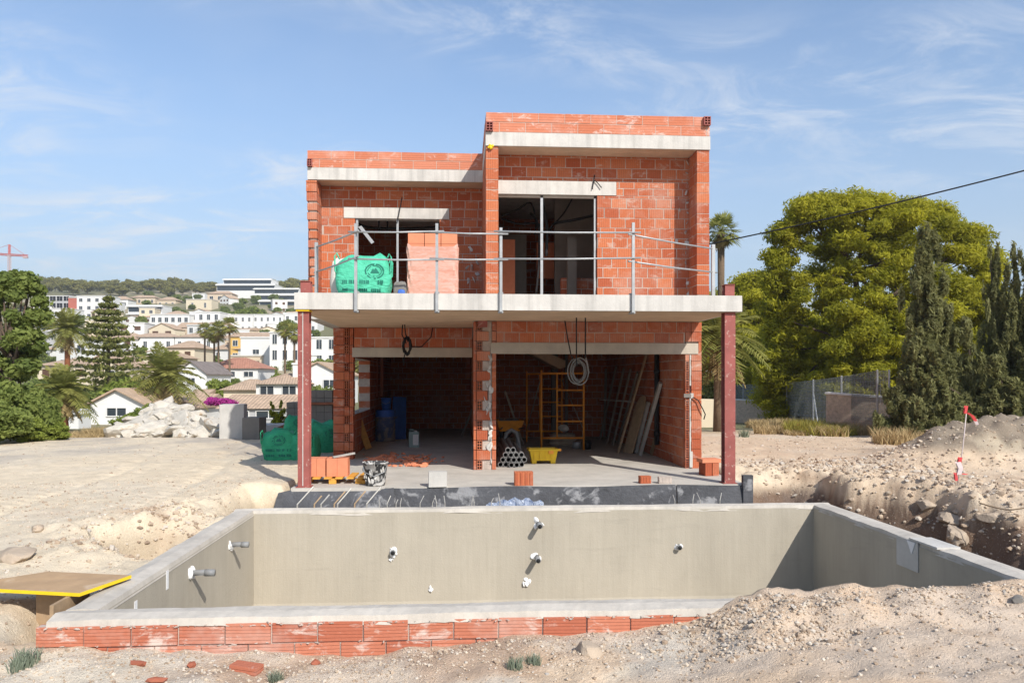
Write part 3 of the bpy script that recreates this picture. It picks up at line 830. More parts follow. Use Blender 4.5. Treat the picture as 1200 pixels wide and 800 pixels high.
# ================================================================== SWIMMING POOL
pool=thing('swimming_pool','empty grey rendered swimming pool shell with red brick outer face','swimming pool',(1.1,8.5,-1.3))
PO=Vector((1.1,8.5,-1.3))
def ppart(mb,name,mats,smooth=False,bevel=0,parent=None):
    o=mb.build(name,mats,None,smooth,None,bevel); o.parent=parent or pool
    o.matrix_parent_inverse=Matrix.Translation(-PO) if parent is None else Matrix.Identity(4)
    return o
X0,X1,Y0,Y1=-3.09,5.30,6.05,11.06     # outer
T=.27
xi0,xi1,yi0,yi1=X0+T,X1-T,Y0+T,Y1-.20
D=-1.46
def inner_wall():
    # rendered inside faces with a small cove at the floor
    t=NT('pool_render_wall'); o=t.coord()
    a=t.noise(t.mapping(o,(1,1,.35)),1.4,6,.65); s=t.noise(t.mapping(o,(14,14,.5)),1.6,5,.65); f=t.noise(o,45,4,.6); w=t.noise(t.mapping(o,(1,1,6),(3,1,2)),1.1,5,.6,.8)
    c=(.395,.352,.28)
    b=t.ramp(a,[(.28,dim(c,.86)),(.72,dim(c,1.10))])
    b=t.mix(t.math('MULTIPLY',t.ramp(s,[(.52,0),(.72,1)]) if False else t.ramp(s,[(.52,0),(.72,1)]),.12),b,(.50,.46,.38))
    b=t.mix(t.math('MULTIPLY',t.ramp(s,[(.48,1),(.34,0)]) if False else t.ramp(s,[(.30,1),(.46,0)]),.14),b,(.25,.22,.165))
    b=t.mix(t.math('MULTIPLY',t.ramp(w,[(.58,0),(.68,1)]),.16),b,(.24,.22,.18))
    z=t.sep(o)[2]
    b=t.mix(t.math('MULTIPLY',t.ramp(t.math('ADD',z,t.math('MULTIPLY',a,.25)),[(-1.25,1),(-1.05,0)]) if False else 0.0,0.0),b,b)
    t.color(b); t.rough(.92); t.bump(t.math('ADD',t.math('ADD',f,s),w),.35,.008); return t.m
PW=inner_wall()
def wall_sheet(ax,n=24):
    mb=MB(); prof=[(0,-.045),(0,-.9),(.0,D+.16),(.035,D+.07),(.12,D+.012),(.20,D)]
    return prof
mb=MB()
prof=[(0,-.05),(0,-.6),(0,D+.18),(.03,D+.085),(.09,D+.025),(.19,D)]
def ring(off): return [(xi0+off,yi0+off),(xi1-off,yi0+off),(xi1-off,yi1-off),(xi0+off,yi1-off)]
for (o0,z0),(o1,z1) in zip(prof,prof[1:]):
    a,b=ring(o0),ring(o1)
    for k in range(4):
        k2=(k+1)%4
        mb.face([(*a[k2],z0),(*a[k],z0),(*b[k],z1),(*b[k2],z1)])
r=ring(.19); mb.face([(*r[0],D),(*r[1],D),(*r[2],D),(*r[3],D)])
ppart(mb,'inner_render',PW)
# structural walls (outside faces)
mb=MB()
mb.box(X0+.005,xi0-.004,Y0+.04,Y1,-1.6,-.06,.5); mb.box(xi1+.004,X1-.005,Y0+.04,Y1,-1.6,-.06,.5)
mb.box(xi0-.003,xi1+.003,yi1+.004,Y1-.001,-1.6,-.06,.5); mb.box(xi0-.003,xi1+.003,Y0+.04,yi0-.004,-1.6,-.06,.5)
ppart(mb,'wall_core',M['mortar'])
# coping screed with uneven edges
def coping(x0,x1,y0,y1,axis,n,s):
    mb=MB(); q=random.Random(s); prev=None
    ph=[q.uniform(0,6) for _ in range(6)]
    for k in range(n+1):
        t=k/n
        w=lambda i,f,a:a*(math.sin(t*f+ph[i])+.6*math.sin(t*f*2.7+ph[i+1])+q.uniform(-.5,.5))
        if axis=='x':
            x=x0+(x1-x0)*t; a=(x,y0+w(0,31,.006),-.075+w(2,20,.008)); b=(x,y0+.012+w(0,31,.005),-.012+w(1,23,.004)); c=(x,(y0+y1)/2,.004+w(3,14,.004)); d=(x,y1-.012,-.008+w(1,19,.004)); e=(x,y1+.004,-.075)
        else:
            y=y0+(y1-y0)*t; a=(x0+w(0,31,.006),y,-.075); b=(x0+.012,y,-.012+w(1,23,.004)); c=((x0+x1)/2,y,.004+w(3,14,.004)); d=(x1-.012,y,-.008); e=(x1+.004,y,-.075)
        cur=[a,b,c,d,e]
        if prev:
            for i in range(4): mb.face([prev[i],cur[i],cur[i+1],prev[i+1]] if axis=='x' else [cur[i],prev[i],prev[i+1],cur[i+1]])
        else: first=cur
        prev=cur
    mb.face(first if axis=='x' else first[::-1]); mb.face(prev[::-1] if axis=='x' else prev)
    return mb
ppart(coping(X0,X1,Y0-.012,yi0,'x',150,1),'coping',M['coping'])
ppart(coping(X0,X1,yi1,Y1,'x',90,2),'coping',M['coping'])
ppart(coping(X0,xi0,yi0-.01,yi1+.01,'y',60,3),'coping',M['coping'])
ppart(coping(xi1,X1,yi0-.01,yi1+.01,'y',60,4),'coping',M['coping'])
# brick face towards the viewer
mb=MB()
brick_wall(mb,'y',X0-.07,X1,-.375,-.052,Y0+.0,Y0+.06,seed=61,L=.345,H=.1615,j=.012,proud=(.008,.022))
ppart(mb,'brick_face',[M['poolbrick'],M['mortar']])
mb=MB()
for k in range(120):
    x=rng.uniform(X0,2.1); mb.rock((x,Y0-.02,rng.choice([-.06,-.065,-.21])+rng.uniform(-.01,.01)),rng.uniform(.006,.018),(1.8,.4,.5),.5,k+800,1)
ppart(mb,'mortar_daubs',M['mortar'])['kind']='stuff'
# pipe outlets with white foam collars
def collar(c,n,r,seed):
    mb=MB(); q=random.Random(seed); n=Vector(n)
    a=n.cross(Vector((0,0,1))).normalized()
    for k in range(7):
        an=q.uniform(0,6.28); d=r*q.uniform(.2,.7)
        p=Vector(c)+a*math.cos(an)*d+Vector((0,0,1))*math.sin(an)*d
        mb.rock(p,r*q.uniform(.45,.65),(.35,1,1) if abs(n.x)>.5 else (1,.35,1),.5,q.randrange(9999),2)
    return mb
fit=[]
for u,v,r,l in ((631,613,.085,.22),(629,652,.09,.24),(461,646,.085,.08),(795,640,.07,.08)):
    p=at_y(u,v,yi1); 
    if v>641 and u<500: p.z-=0
    o=ppart(collar((p.x,yi1-.01,p.z),(0,-1,0),r,u),'foam_collar',M['white'],True)
    mb=MB(); mb.tube([(p.x,yi1,p.z),(p.x,yi1-l,p.z)],.036,14); mb.tube([(p.x,yi1-l-.001,p.z),(p.x,yi1-l-.002,p.z)],.028,14,.5,1); ppart(mb,'outlet_pipe',[M['pipe'],M['pipein']],True)
for u,v,r in ((506,689,.05),(617,682,.07),(459,655,.035)):
    p=at_y(u,v,yi1); ppart(collar((p.x,yi1-.004,p.z),(0,-1,0),r,u),'foam_patch',M['white'],True)
def at_x(u,v,X):
    Y=X/ratio(u); return Vector((X,Y,EYE-(v-V0)/F*depth(X,Y)))
for u,v,r,l in ((270,638,.085,.22),(223,671,.085,.25)):
    p=at_x(u,v,xi0)
    ppart(collar((xi0+.005,p.y,p.z),(1,0,0),r,u),'foam_collar',M['white'],True)
    mb=MB(); mb.tube([(xi0,p.y,p.z),(xi0+l*.6,p.y,p.z+.004),(xi0+l*.62,p.y,p.z)],.030,14); mb.tube([(xi0+l*.6,p.y,p.z),(xi0+l,p.y,p.z)],.036,14); ppart(mb,'outlet_pipe',M['pipe'],True)
for u,v,a,b in ((196,679,.03,.09),(159,709,.03,.04)):
    p=at_x(u,v,xi0+.003); mb=MB(); mb.box(xi0+.002,xi0+.006,p.y-a,p.y+a,p.z-b,p.z+b,.5); ppart(mb,'foam_patch',M['white'])
mb=MB()
p=at_x(1061,636,xi1)
mb.box(xi1-.012,xi1-.003,p.y-.26,p.y+.16,-.34,-.012,.5); mb.box(xi1-.02,xi1+.24,p.y-.62,p.y-.1,-.006,.016,.5)
ppart(mb,'skimmer_patch',M['cblock'],bevel=.01)
mb=MB(); mb.prism([Vector((xi1-.02,p.y-.22,-.02)),Vector((xi1-.02,p.y-.06,-.02)),Vector((xi1-.02,p.y-.15,-.16))],(.006,0,0),.5); ppart(mb,'foam_patch',M['white'])
# ================================================================== SITE OBJECTS
def solo(mb,name,mats,label,cat,loc=None,group=None,smooth=False,bevel=0):
    """one mesh that is one thing; geometry given in world space, origin moved to loc"""
    if loc is not None:
        L=Vector(loc); mb.v=[tuple(Vector(p)-L) for p in mb.v]
    o=mb.build(name,mats,None,smooth,loc,bevel); return tag(o,label,cat,group)
def blob_sack(mb,w,d,h,seed,mi=0,n=20,puff=.12):
    """a filled big bag: rounded box that bulges and sags; local space, base at z=0"""
    q=random.Random(seed); ph=[q.uniform(0,6) for _ in range(8)]
    rows=14; prev=None; base=len(mb.v)
    for i in range(rows+1):
        t=i/rows
        prof=(.90+.16*math.sin(math.pi*min(1,t*1.05)))*(1 if t<.86 else 1-(t-.86)/.14*.25)
        z=h*(t if t<.9 else .9+(t-.9)*.6)
        for k in range(n):
            a=2*math.pi*k/n
            c,s_=math.cos(a),math.sin(a)
            e=.38
            x=math.copysign(abs(c)**e,c)*w/2*prof; y=math.copysign(abs(s_)**e,s_)*d/2*prof
            wv=.025*math.sin(a*3+ph[0]+t*4)+.02*math.sin(a*7+ph[1]-t*9)+.015*math.sin(a*11+t*17+ph[2])
            x*=1+wv; y*=1+wv
            zz=z*(1+.05*math.sin(a*2+ph[3])*t)+(.05*h*math.sin(a*4+ph[4])*(t>.8))
            mb.v.append((x,y,zz))
    for i in range(rows):
        for k in range(n):
            k2=(k+1)%n
            mb.f.append((base+i*n+k,base+i*n+k2,base+(i+1)*n+k2,base+(i+1)*n+k)); mb.uv+=[(0,0)]*4; mb.rnd.append(.5); mb.mi.append(mi)
    top=[base+rows*n+k for k in range(n)]
    cz=sum(mb.v[i][2] for i in top)/n-.07*h
    ci=len(mb.v); mb.v.append((0,0,cz))
    for k in range(n):
        mb.f.append((top[k],top[(k+1)%n],ci)); mb.uv+=[(0,0)]*3; mb.rnd.append(.5); mb.mi.append(mi)
def bag_emblem(mb,r,c,n=40):
    """ring with a peak inside, and rows of worn strokes under it; local XZ plane at y=c[1]"""
    x0,y,z0=c
    for a,b in ((r,.86*r),(.74*r,.66*r)):
        for k in range(n):
            if rng.random()<.12: continue
            t0,t1=2*math.pi*k/n,2*math.pi*(k+1)/n
            mb.face([(x0+a*math.cos(t0),y,z0+a*math.sin(t0)*.8),(x0+a*math.cos(t1),y,z0+a*math.sin(t1)*.8),(x0+b*math.cos(t1),y,z0+b*math.sin(t1)*.8),(x0+b*math.cos(t0),y,z0+b*math.sin(t0)*.8)])
    mb.face([(x0-.45*r,y,z0-.22*r),(x0+.5*r,y,z0-.22*r),(x0+.12*r,y,z0+.34*r),(x0-.05*r,y,z0+.12*r),(x0-.18*r,y,z0+.26*r)])
def big_bag(loc,w,d,h,rz,mat,label,seed,emblem=(.12,.62,.15),words=True,loops=True):
    t=thing('bulk_bag',label,'bulk bag',loc,rz,'green bulk bags on the site')
    mb=MB(); blob_sack(mb,w,d,h,seed); b=mb.build('bag_body',mat,t,True)
    mb=MB(); yy=-d/2*1.10
    bag_emblem(mb,emblem[2],(emblem[0]*w,yy,emblem[1]*h)); mw=MB()
    if words:
        q=random.Random(seed)
        for row,zz in enumerate((.32,.14)):
            x=-w*.38
            while x<w*.36:
                ww=q.uniform(.02,.045)
                if q.random()<.8: mw.box(x,x+ww*.7,yy,yy+.002,zz*h,zz*h+.055*h/.7,.5)
                x+=ww
    # the print follows the bag's bulge
    def proj(x,z):
        best=yy
        vs=[v for v in b.data.vertices if v.co.y<0 and abs(v.co.x-x)<.14*w and abs(v.co.z-z)<.09*h]
        return (min(v.co.y for v in vs) if vs else yy*.92)
    for m_,nm in ((mb,'printed_ring'),(mw,'worn_lettering')):
        if not m_.v: continue
        m_.v=[(p[0],proj(p[0],p[2])-.006-(0 if p[1]<yy+.001 else -.002),p[2]) for p in m_.v]
        pm_=m_.build(nm,M['darkgreen'],t); pm_['kind']='stuff'
    if loops:
        for sx,sy in ((1,-1),(-1,-1),(1,1)):
            mb=MB(); x,y=sx*w*.44,sy*d*.40
            mb.tube([(x,y,h*.86),(x*1.12,y*1.05,h*1.0),(x*1.2,y*1.1,h*.92),(x*1.18,y*1.1,h*.6),(x*1.1,y*1.06,h*.55)],.014,6); mb.build('lifting_loop',mat,t,True)
    return t
# --- balcony load
p=at_y(427,300,14.25)
big_bag((p.x,14.25,3.203),.93,.75,.80,.05,M['greenbag'],'mint green bulk bag with a printed ring standing on the balcony',3,(.22,.60,.17))
mb=MB(); blob_sack(mb,.62,.5,.86,9); o=mb.build('woven_sack',M['sackwhite'],None,True,(at_y(409,300,14.95).x,14.95,3.203)); tag(o,'pale woven sack slumped behind the mint green bag on the balcony','sack')
t=thing('brick_pallet','shrink wrapped pallet of orange bricks on the balcony under the left window','pallet of bricks',(at_y(508,300,15.0).x,15.0,3.203))
mb=MB()
for k in range(3): mb.box(-.46,.46,-.42+.36*k,-.30+.36*k,0,.09,.5)
for k in range(5): mb.box(-.46+.205*k,-.36+.205*k,-.44,.44,.09,.115,.5)
mb.build('timber_pallet',M['wood'],t)
mb=MB(); q=random.Random(8)
for iz in range(6):
    for ix in range(3):
        for iy in range(3):
            g=.006
            mb.box(-.46+.307*ix+g,-.46+.307*(ix+1)-g,-.45+.3*iy+g,-.45+.3*(iy+1)-g,.118+.195*iz,.118+.195*(iz+1)-.006,q.random())
mb.build('brick_stack',M['packbrick'],t)
mb=MB(); n=48
prev=None
for i in range(13):
    z=.13+.93*i/12
    row=[]
    for k in range(n):
        a=2*math.pi*k/n; c,s_=math.cos(a),math.sin(a); e=.12
        x=math.copysign(abs(c)**e,c)*.475; y=math.copysign(abs(s_)**e,s_)*.465
        f=1+.012*math.sin(a*9+i*1.3)+.010*q.uniform(-1,1)+(.02 if i>9 else 0)
        row.append((x*f,y*f,z+.03*math.sin(a*5)*(i>10)))
    if prev:
        for k in range(n): mb.face([prev[k],prev[(k+1)%n],row[(k+1)%n],row[k]])
    prev=row
mb.build('plastic_wrap',M['film'],t,True)
t=thing('rubble_sack','small grey rubble sack with a blue patch beside the balcony post','sack',(at_y(469,300,13.9).x,13.9,3.203))
mb=MB(); blob_sack(mb,.22,.2,.30,21); mb.build('sack_body',M['greyblock'],t,True)
mb=MB(); blob_sack(mb,.12,.08,.15,22); o=mb.build('blue_cloth',M['blue'],t,True); o.location=(.03,-.10,0)
# --- upper conduits and cables
def cable(pts_uvY,r,label,mat='cable',name='cable',smooth_n=6,cat='cable',extra=None):
    P=[at_y(u,v,Y) for u,v,Y in pts_uvY]
    def cr(P,n):
        out=[]
        for i in range(len(P)-1):
            a=P[max(i-1,0)];b=P[i];c=P[i+1];d=P[min(i+2,len(P)-1)]
            for k in range(n):
                t=k/n; out.append(.5*((2*b)+(c-a)*t+(2*a-5*b+4*c-d)*t*t+(3*b-a-3*c+d)*t**3))
        return out+[P[-1]]
    mb=MB(); mb.tube(cr(P,smooth_n),r,6)
    if extra:
        for e in extra: mb.tube(cr([at_y(*x) for x in e],smooth_n),r,6)
    return solo(mb,name,M[mat],label,cat,tuple(P[0]),None,True)
cable([(622,250,17),(630,262,16.6),(632,300,16.6),(628,345,16.6)],.03,'thick black conduit dropping behind the middle post of the upper right opening')
cable([(588,253,17.5),(606,246,17.5),(622,238,17.5),(628,262,17.2),(626,275,17.2)],.02,'thin black conduit sagging across the ceiling left of the upper window post')
cable([(588,256,18),(606,262,18),(630,262,18),(635,272,18)],.028,'heavy black conduit along the ceiling joining the upper window post')
cable([(634,229,16.6),(637,245,16.4),(641,268,16.4),(640,300,16.4)],.035,'black conduit hanging straight down beside the upper window post')
cable([(643,272,17),(650,262,17),(672,258,17),(698,252,17)],.032,'black conduit curving right across the upper right ceiling')
cable([(650,262,18),(662,248,17.5),(672,230,17)],.02,'thin black conduit rising diagonally over the right pane')
cable([(697,205,15.31),(694,222,15.30),(697,212,15.30),(705,220,15.29)],.010,'loose black wire tails poking out beside the right upper lintel')
cable([(471,231,17.42),(469,243,17.42),(466,258,17.42),(465,262,17.42)],.010,'loose black wire hanging down over the left upper lintel')
cable([(417,259,18.5),(430,266,18.5),(470,268,18.5),(515,266,18.5)],.03,'black conduit along the ceiling of the upper left room')
cable([(444,256,18.2),(444,266,18.2),(444,272,18.2)],.02,'short black conduit dropping from the upper left ceiling')
cable([(454,256,18.2),(454,266,18.2),(454,271,18.2)],.02,'second short black conduit right of the first in the upper left ceiling')
# --- hanging cables of the ground floor
def bundle():
    t=thing('cable_bundle','tangled black cable bundle hanging in the left ground floor bay','cable bundle',at_y(477,405,16.9))
    b=Vector(t.location)
    mb=MB(); q=random.Random(4)
    for k in range(7):
        pts=[]; a0=q.uniform(0,6)
        for i in range(14):
            a=a0+i*.7; pts.append((q.uniform(.05,.10)*math.cos(a)*1.0,.05*math.sin(a*1.3),.20*math.sin(a)*q.uniform(.7,1.1)))
        mb.tube(pts,.014,5)
    mb.build('coil',M['cable'],t,True)
    mb=MB()
    for pts in ([(472,378,16.5),(471,392,16.7),(476,402,16.9)],[(474,378,16.5),(475,390,16.7),(478,400,16.9)],[(507,384,17.0),(505,395,17.0),(494,406,17.0),(482,406,16.9)],[(476,410,16.9),(473,420,16.9),(473,428,16.9)]):
        mb.tube([at_y(*x)-b for x in pts],.013,5)
    mb.build('cable_tail',M['cable'],t,True)
bundle()
def loops():
    t=thing('cable_coil','grey corrugated conduit coil hanging from black rods in the right bay','cable coil',at_y(677,435,15.0))
    b=Vector(t.location)
    mb=MB(); q=random.Random(6)
    for k in range(6):
        r=.24-.018*k; ph=q.uniform(-.05,.05)
        pts=[(r*.72*math.cos(a)+ph,q.uniform(-.01,.01)+.02*k-.06,r*1.08*math.sin(a)) for a in [2*math.pi*i/26 for i in range(27)]]
        mb.tube(pts,.012,6,cap=False)
    mb.build('coil',M['greycoil'],t,True)
    mb=MB()
    for pts in ([(662,376,14.6),(665,395,14.8),(669,415,15.0),(673,425,15.0)],[(675.5,428,14.6),(675.5,372,14.4),(679,368.5,14.4),(685,368.5,14.4),(686,372,14.4),(686,420,14.6)]):
        mb.tube([at_y(*x)-b for x in pts],.013,6)
    mb.build('hanging_rod',M['cable'],t,True)
    mb=MB(); mb.tube([at_y(686,418,14.6)-b,at_y(688,425,14.6)-b,at_y(690,437,14.6)-b],.016,6); mb.build('conduit_end',M['greycoil'],t,True)
loops()
# --- left bay
t=thing('plastic_drum','blue plastic drum with mud splashed lower half in the left bay','drum',(-2.16,22.6,0))
mb=MB(); mb.lathe([(0,0),(.27,0),(.285,.03),(.28,.30),(.292,.32),(.292,.345),(.28,.365),(.28,.62),(.292,.64),(.292,.665),(.28,.685),(.275,.86),(.262,.90),(.262,.885),(.20,.885),(0,.885)],26); mb.build('drum_body',M['barrelmud'],t,True)
mb=MB(); mb.lathe([(.2805,.70),(.2765,.862),(.266,.902),(.264,.90)],26); mb.build('clean_rim',M['blue'],t,True)
t=thing('blue_tub','small bright blue tub standing on the drum in the left bay','tub',(-2.13,22.55,.888))
mb=MB(); mb.lathe([(0,0),(.12,0),(.15,.34),(.165,.35),(.15,.352),(.115,.02),(0,.02)],18); mb.build('tub_body',M['blue'],t,True)
mb=MB(); mb.tube([(-.15,0,.33),(-.10,-.10,.22),(0,-.155,.18),(.10,-.10,.22),(.15,0,.33)],.006,5); mb.build('handle',M['zinc'],t,True)
mb=MB(); mb.prism([Vector((-2.05,23.2,0)),Vector((-1.62,23.3,0)),Vector((-1.66,23.9,1.22)),Vector((-2.05,23.8,1.25))],(0,.03,0),.5)
solo(mb,'leaning_board',M['blue'],'dark blue panel leaning behind the muddy drum','panel',(-1.84,23.3,0))
for u,v0 in ((440.5,426),(447,428)):
    p=at_y(u,472,23.4); mb=MB(); mb.tube([(p.x,23.4,1.26 if u>445 else 1.26),(p.x+.01,23.45,2.0),(p.x+.0,23.4,2.9)],.05,10)
    solo(mb,'riser_pipe',M['pinkpipe'],'pink riser pipe nearest the side window of the left bay' if u<445 else 'pink riser pipe above the blue tub in the left bay','pipe',(p.x,23.4,1.26),'pink riser pipes',True)
def lean(u0,v0,u1,v1,X=None,Y=None):
    a=at_z(u0,v0,.0)
    if X is not None:
        Yb=X/ratio(u1); b=Vector((X,Yb,EYE-(v1-V0)/F*depth(X,Yb)))
    else: b=at_y(u1,v1,Y)
    return a,b
def plank(name,a,b,w,th,mat,label,cat,group=None,side=Vector((0,1,0)),extra=None):
    d=(b-a); n=d.normalized(); s=(side-n*side.dot(n)).normalized(); m=n.cross(s)
    pts=[a-s*w/2-m*th/2,a+s*w/2-m*th/2,a+s*w/2+m*th/2,a-s*w/2+m*th/2]
    zmin=min(p.z for p in pts); lift=Vector((0,0,.003-zmin))
    mb=MB(); mb.prism([p+lift for p in pts],d,.5)
    return solo(mb,name,M[mat],label,cat,tuple(a),group,False,.003)
a,b=lean(432,527,417,484,Y=19.95); plank('timber_plank',a,b,.16,.05,'yplank','yellowish timber plank leaning on the sill of the side window','plank',side=Vector((.8,.3,.3)))
a,b=lean(541,512,553.5,480,Y=23.0); plank('timber_stick',a,b,.05,.03,'greywood','grey stick leaning against the partition in the left bay','stick',side=Vector((1,0,.3)))
p=at_z(485,523.5)
t=thing('canister','teal and white square canister on the floor of the left bay','canister',(p.x,p.y,0),.1)
mb=MB(); mb.box(-.13,.13,-.1,.1,0,.40,.5); mb.build('canister_body',M['teal'],t,False,None,.025)
mb=MB(); mb.box(-.03,.11,-.104,-.1005,.06,.33,.5); mb.build('label_panel',M['white'],t)
mb=MB(); mb.lathe([(0,.40),(.035,.40),(.035,.43),(0,.43)],12,(.05,0,0)); mb.build('cap',M['white'],t)
mb=MB(); mb.tube([(-.1,0,.40),(-.1,0,.45),(.0,0,.45),(.0,0,.40)],.012,6); mb.build('handle',M['teal'],t,True)
mb=MB(); q=random.Random(12)
for k in range(230):
    u=q.gauss(470,20); v=q.gauss(539,3.2)
    if not 425<u<520 or not 530<v<549: continue
    p=at_z(u,v); r=abs(q.gauss(0,.03))+.015
    mb.rock((p.x,p.y,r*.25),r,(1.4,1,.55),q.random(),k,1)
for k in range(16):
    p=at_z(q.uniform(475,505),q.uniform(543,547)); mb.rock((p.x,p.y,.03),.07,(1.5,.8,.6),.6,k+50,1)
solo(mb,'brick_rubble',M['packbrick'],'scattered red brick shards swept together on the left bay floor','rubble',tuple(at_z(470,539)))['kind']='stuff'
# --- right bay
def scaffold():
    t=thing('scaffold_tower','orange tube scaffold frame tower with ladder rungs in the right bay','scaffold',(2.5,20,0))
    b=Vector((2.5,20,0))
    def frame(x0,x1,y,zt,nm):
        mb=MB(); r=.026
        mb.tube([Vector((x0,y,0))-b,Vector((x0,y,zt+.02))-b],r,8); mb.tube([Vector((x1,y,0))-b,Vector((x1,y,zt))-b],r,8)
        xm=x0+(x1-x0)*.37
        for z in (.30,1.92): mb.tube([Vector((x0,y,z))-b,Vector((x1,y,z))-b],r*.9,8)
        mb.tube([Vector((xm,y,.30))-b,Vector((xm,y,1.92))-b],r*.85,8)
        for z in (.72,1.12,1.50): mb.tube([Vector((xm,y,z))-b,Vector((x1,y,z))-b],r*.8,8)
        o=mb.build('frame',M['orange'],t,True)
    frame(2.01,3.08,19.45,1.98,1); frame(1.86,2.86,22.0,1.98,2)
    mb=MB()
    for (xa,ya,za,xb,yb,zb) in ((2.01,19.47,1.85,1.86,21.98,.35),(3.08,19.47,.5,2.86,21.98,1.75)):
        mb.tube([Vector((xa,ya,za))-b,Vector((xb,yb,zb))-b],.013,6)
    mb.build('brace',M['alu'],t,True)
scaffold()
p=at_z(637,543)
t=thing('tub','yellow plastic carrying tub on the floor in front of the scaffold','tub',(p.x,p.y+.15,0),.02)
mb=MB()
w0,w1,d0,d1,h=.255,.30,.15,.19,.31
def ringq(w,d,z): return [Vector((-w,-d,z)),Vector((w,-d,z)),Vector((w,d,z)),Vector((-w,d,z))]
R0,R1,R2,R3=ringq(w0,d0,.06),ringq(w1,d1,h),ringq(w1+.025,d1+.025,h),ringq(w1+.025,d1+.025,h-.035)
I0,I1=ringq(w0-.015,d0-.015,.075),ringq(w1-.012,d1-.012,h)
for k in range(4):
    j=(k+1)%4
    mb.face([R0[k],R0[j],R1[j],R1[k]]); mb.face([R3[k],R3[j],R2[j],R2[k]]); mb.face([I0[j],I0[k],I1[k],I1[j]]); mb.face([R2[k],R2[j],I1[j],I1[k]]); mb.face([R1[k],R1[j],R3[j],R3[k]])
mb.face(R0[::-1]); mb.face(I0)
for sx in (-1,1):
    for sy in (-1,1): mb.box(sx*.2-.05,sx*.2+.05,sy*.11-.04,sy*.11+.04,0,.062,.5)
for k in range(4): mb.box(-.21+.12*k,-.19+.12*k,-.19,-.165,.09,.26,.5)
mb.build('tub_body',M['yellow'],t)
mb=MB(); mb.box(.325,.39,-.03,.03,h-.06,h-.01,.5); mb.box(.10,.20,-.215,-.18,h-.10,h-.03,.5); mb.build('handle',M['orange'],t)
q=random.Random(2)
cnt=0
for row,(z,n) in enumerate(((.055,5),(.155,5),(.255,4),(.35,2))):
    for k in range(n):
        x=.80+.05*(row%2)+.108*k+(.0 if row<2 else .10)
        y0=15.72+q.uniform(-.04,.06); mb=MB()
        mb.tube([(x,y0,z),(x+.03,y0+2.6,z)],.052,14,cap=False); mb.tube([(x,y0,z),(x+.03,y0+2.6,z)],.042,14,.5,1,cap=False)
        ri=[(x+.052*math.cos(a),y0,z+.052*math.sin(a)) for a in [i*math.pi/7 for i in range(14)]]; rj=[(x+.042*math.cos(a),y0,z+.042*math.sin(a)) for a in [i*math.pi/7 for i in range(14)]]
        for i in range(14): mb.face([ri[i],ri[(i+1)%14],rj[(i+1)%14],rj[i]])
        mb.tube([(x+.01,y0+.6,z),(x+.011,y0+.61,z)],.041,14,.5,1)
        solo(mb,'drain_pipe',[M['pipe'],M['pipein']],'grey plastic drain pipe in the stack beside the middle brick pier','pipe',(x,y0,z-.05),'stacked grey drain pipes',True); cnt+=1
mb=MB(); mb.tube([(1.10,18.6,.0),(1.04,18.55,.34),(1.08,18.55,.50),(1.20,18.55,.57),(1.32,18.55,.50),(1.36,18.55,.34),(1.38,18.2,.0)],.05,12); solo(mb,'bent_pipe',M['pipe'],'grey pipe bent into an arch behind the pipe stack','pipe',(1.2,17.55,0),None,True)
t=thing('wheelbarrow','orange wheelbarrow tray with a load of dark rubble by the left inner wall','wheelbarrow',(1.25,20.5,0),.1)
mb=MB(); R0,R1=ringq(.26,.22,.42),ringq(.36,.36,.70)
for k in range(4): j=(k+1)%4; mb.face([R0[k],R0[j],R1[j],R1[k]])
mb.face(R0[::-1]); mb.build('tray',M['orange'],t)
mb=MB()
for k in range(14): mb.rock((q.uniform(-.25,.25),q.uniform(-.25,.25),.68),q.uniform(.06,.12),(1,1,.7),.5,k,1)
mb.build('load',M['greyblock'],t)
mb=MB()
for s in (-1,1): mb.tube([(s*.10,.75,.2),(s*.2,.2,.42),(s*.28,-.75,.55)],.018,6); mb.tube([(s*.22,-.2,.43),(s*.24,-.25,0)],.016,6)
mb.build('frame_tubes',M['black'],t)
mb=MB(); mb.tube([(-.04,.75,.2),(.04,.75,.2)],.2,18); mb.build('wheel',M['black'],t)
# debris lying at the back of the right bay
for k,(u,v,r,m,l) in enumerate(((600,518,.16,'stone','tan stone lump lying near the wheelbarrow'),(612,509,.18,'chalk','pale plaster lump near the wheelbarrow'),(606,523,.14,'greyblock','dark rubble lump behind the arch pipe'))):
    p=at_z(u,v); mb=MB(); mb.rock((p.x,p.y,r*.4),r,(1.3,1,.7),.5,k+5,2); solo(mb,'rubble_lump',M[m],l,'rubble',(p.x,p.y,0))
p=at_z(668,518); 
t=thing('cement_bags','stack of folded reddish bags under the scaffold rungs','bags',(2.75,21.0,0))
mb=MB()
for k in range(3): blob_sack(mb,.75-.05*k,.4,.12,k+3); 
mb.v=[(x,y,z+ .10*(i//(15*20+1))) for i,(x,y,z) in enumerate(mb.v)]
mb.build('bag_pile',M['stone'],t,True)
mb=MB(); mb.rock((2.72,20.6,.48),.17,(1.3,.8,.6),.5,71,2); solo(mb,'plastic_bundle',M['sackwhite'],'crumpled pale plastic bundle lying on the reddish bags','plastic',(2.72,20.6,.36))
p=at_z(676,525); mb=MB(); mb.lathe([(0,0),(.11,0),(.115,.16),(.11,.165),(.10,.02),(0,.02)],16,(p.x,p.y,0)); solo(mb,'paint_tin',M['zinc'],'small metal tin on the floor beneath the scaffold','tin',(p.x,p.y,0),None,True)
p=at_z(688,526); mb=MB(); mb.lathe([(0,0),(.10,0),(.12,.22),(.11,.22),(.09,.02),(0,.02)],16,(p.x,p.y,0)); solo(mb,'small_bucket',M['black'],'small black bucket right of the scaffold leg','bucket',(p.x,p.y,0),None,True)
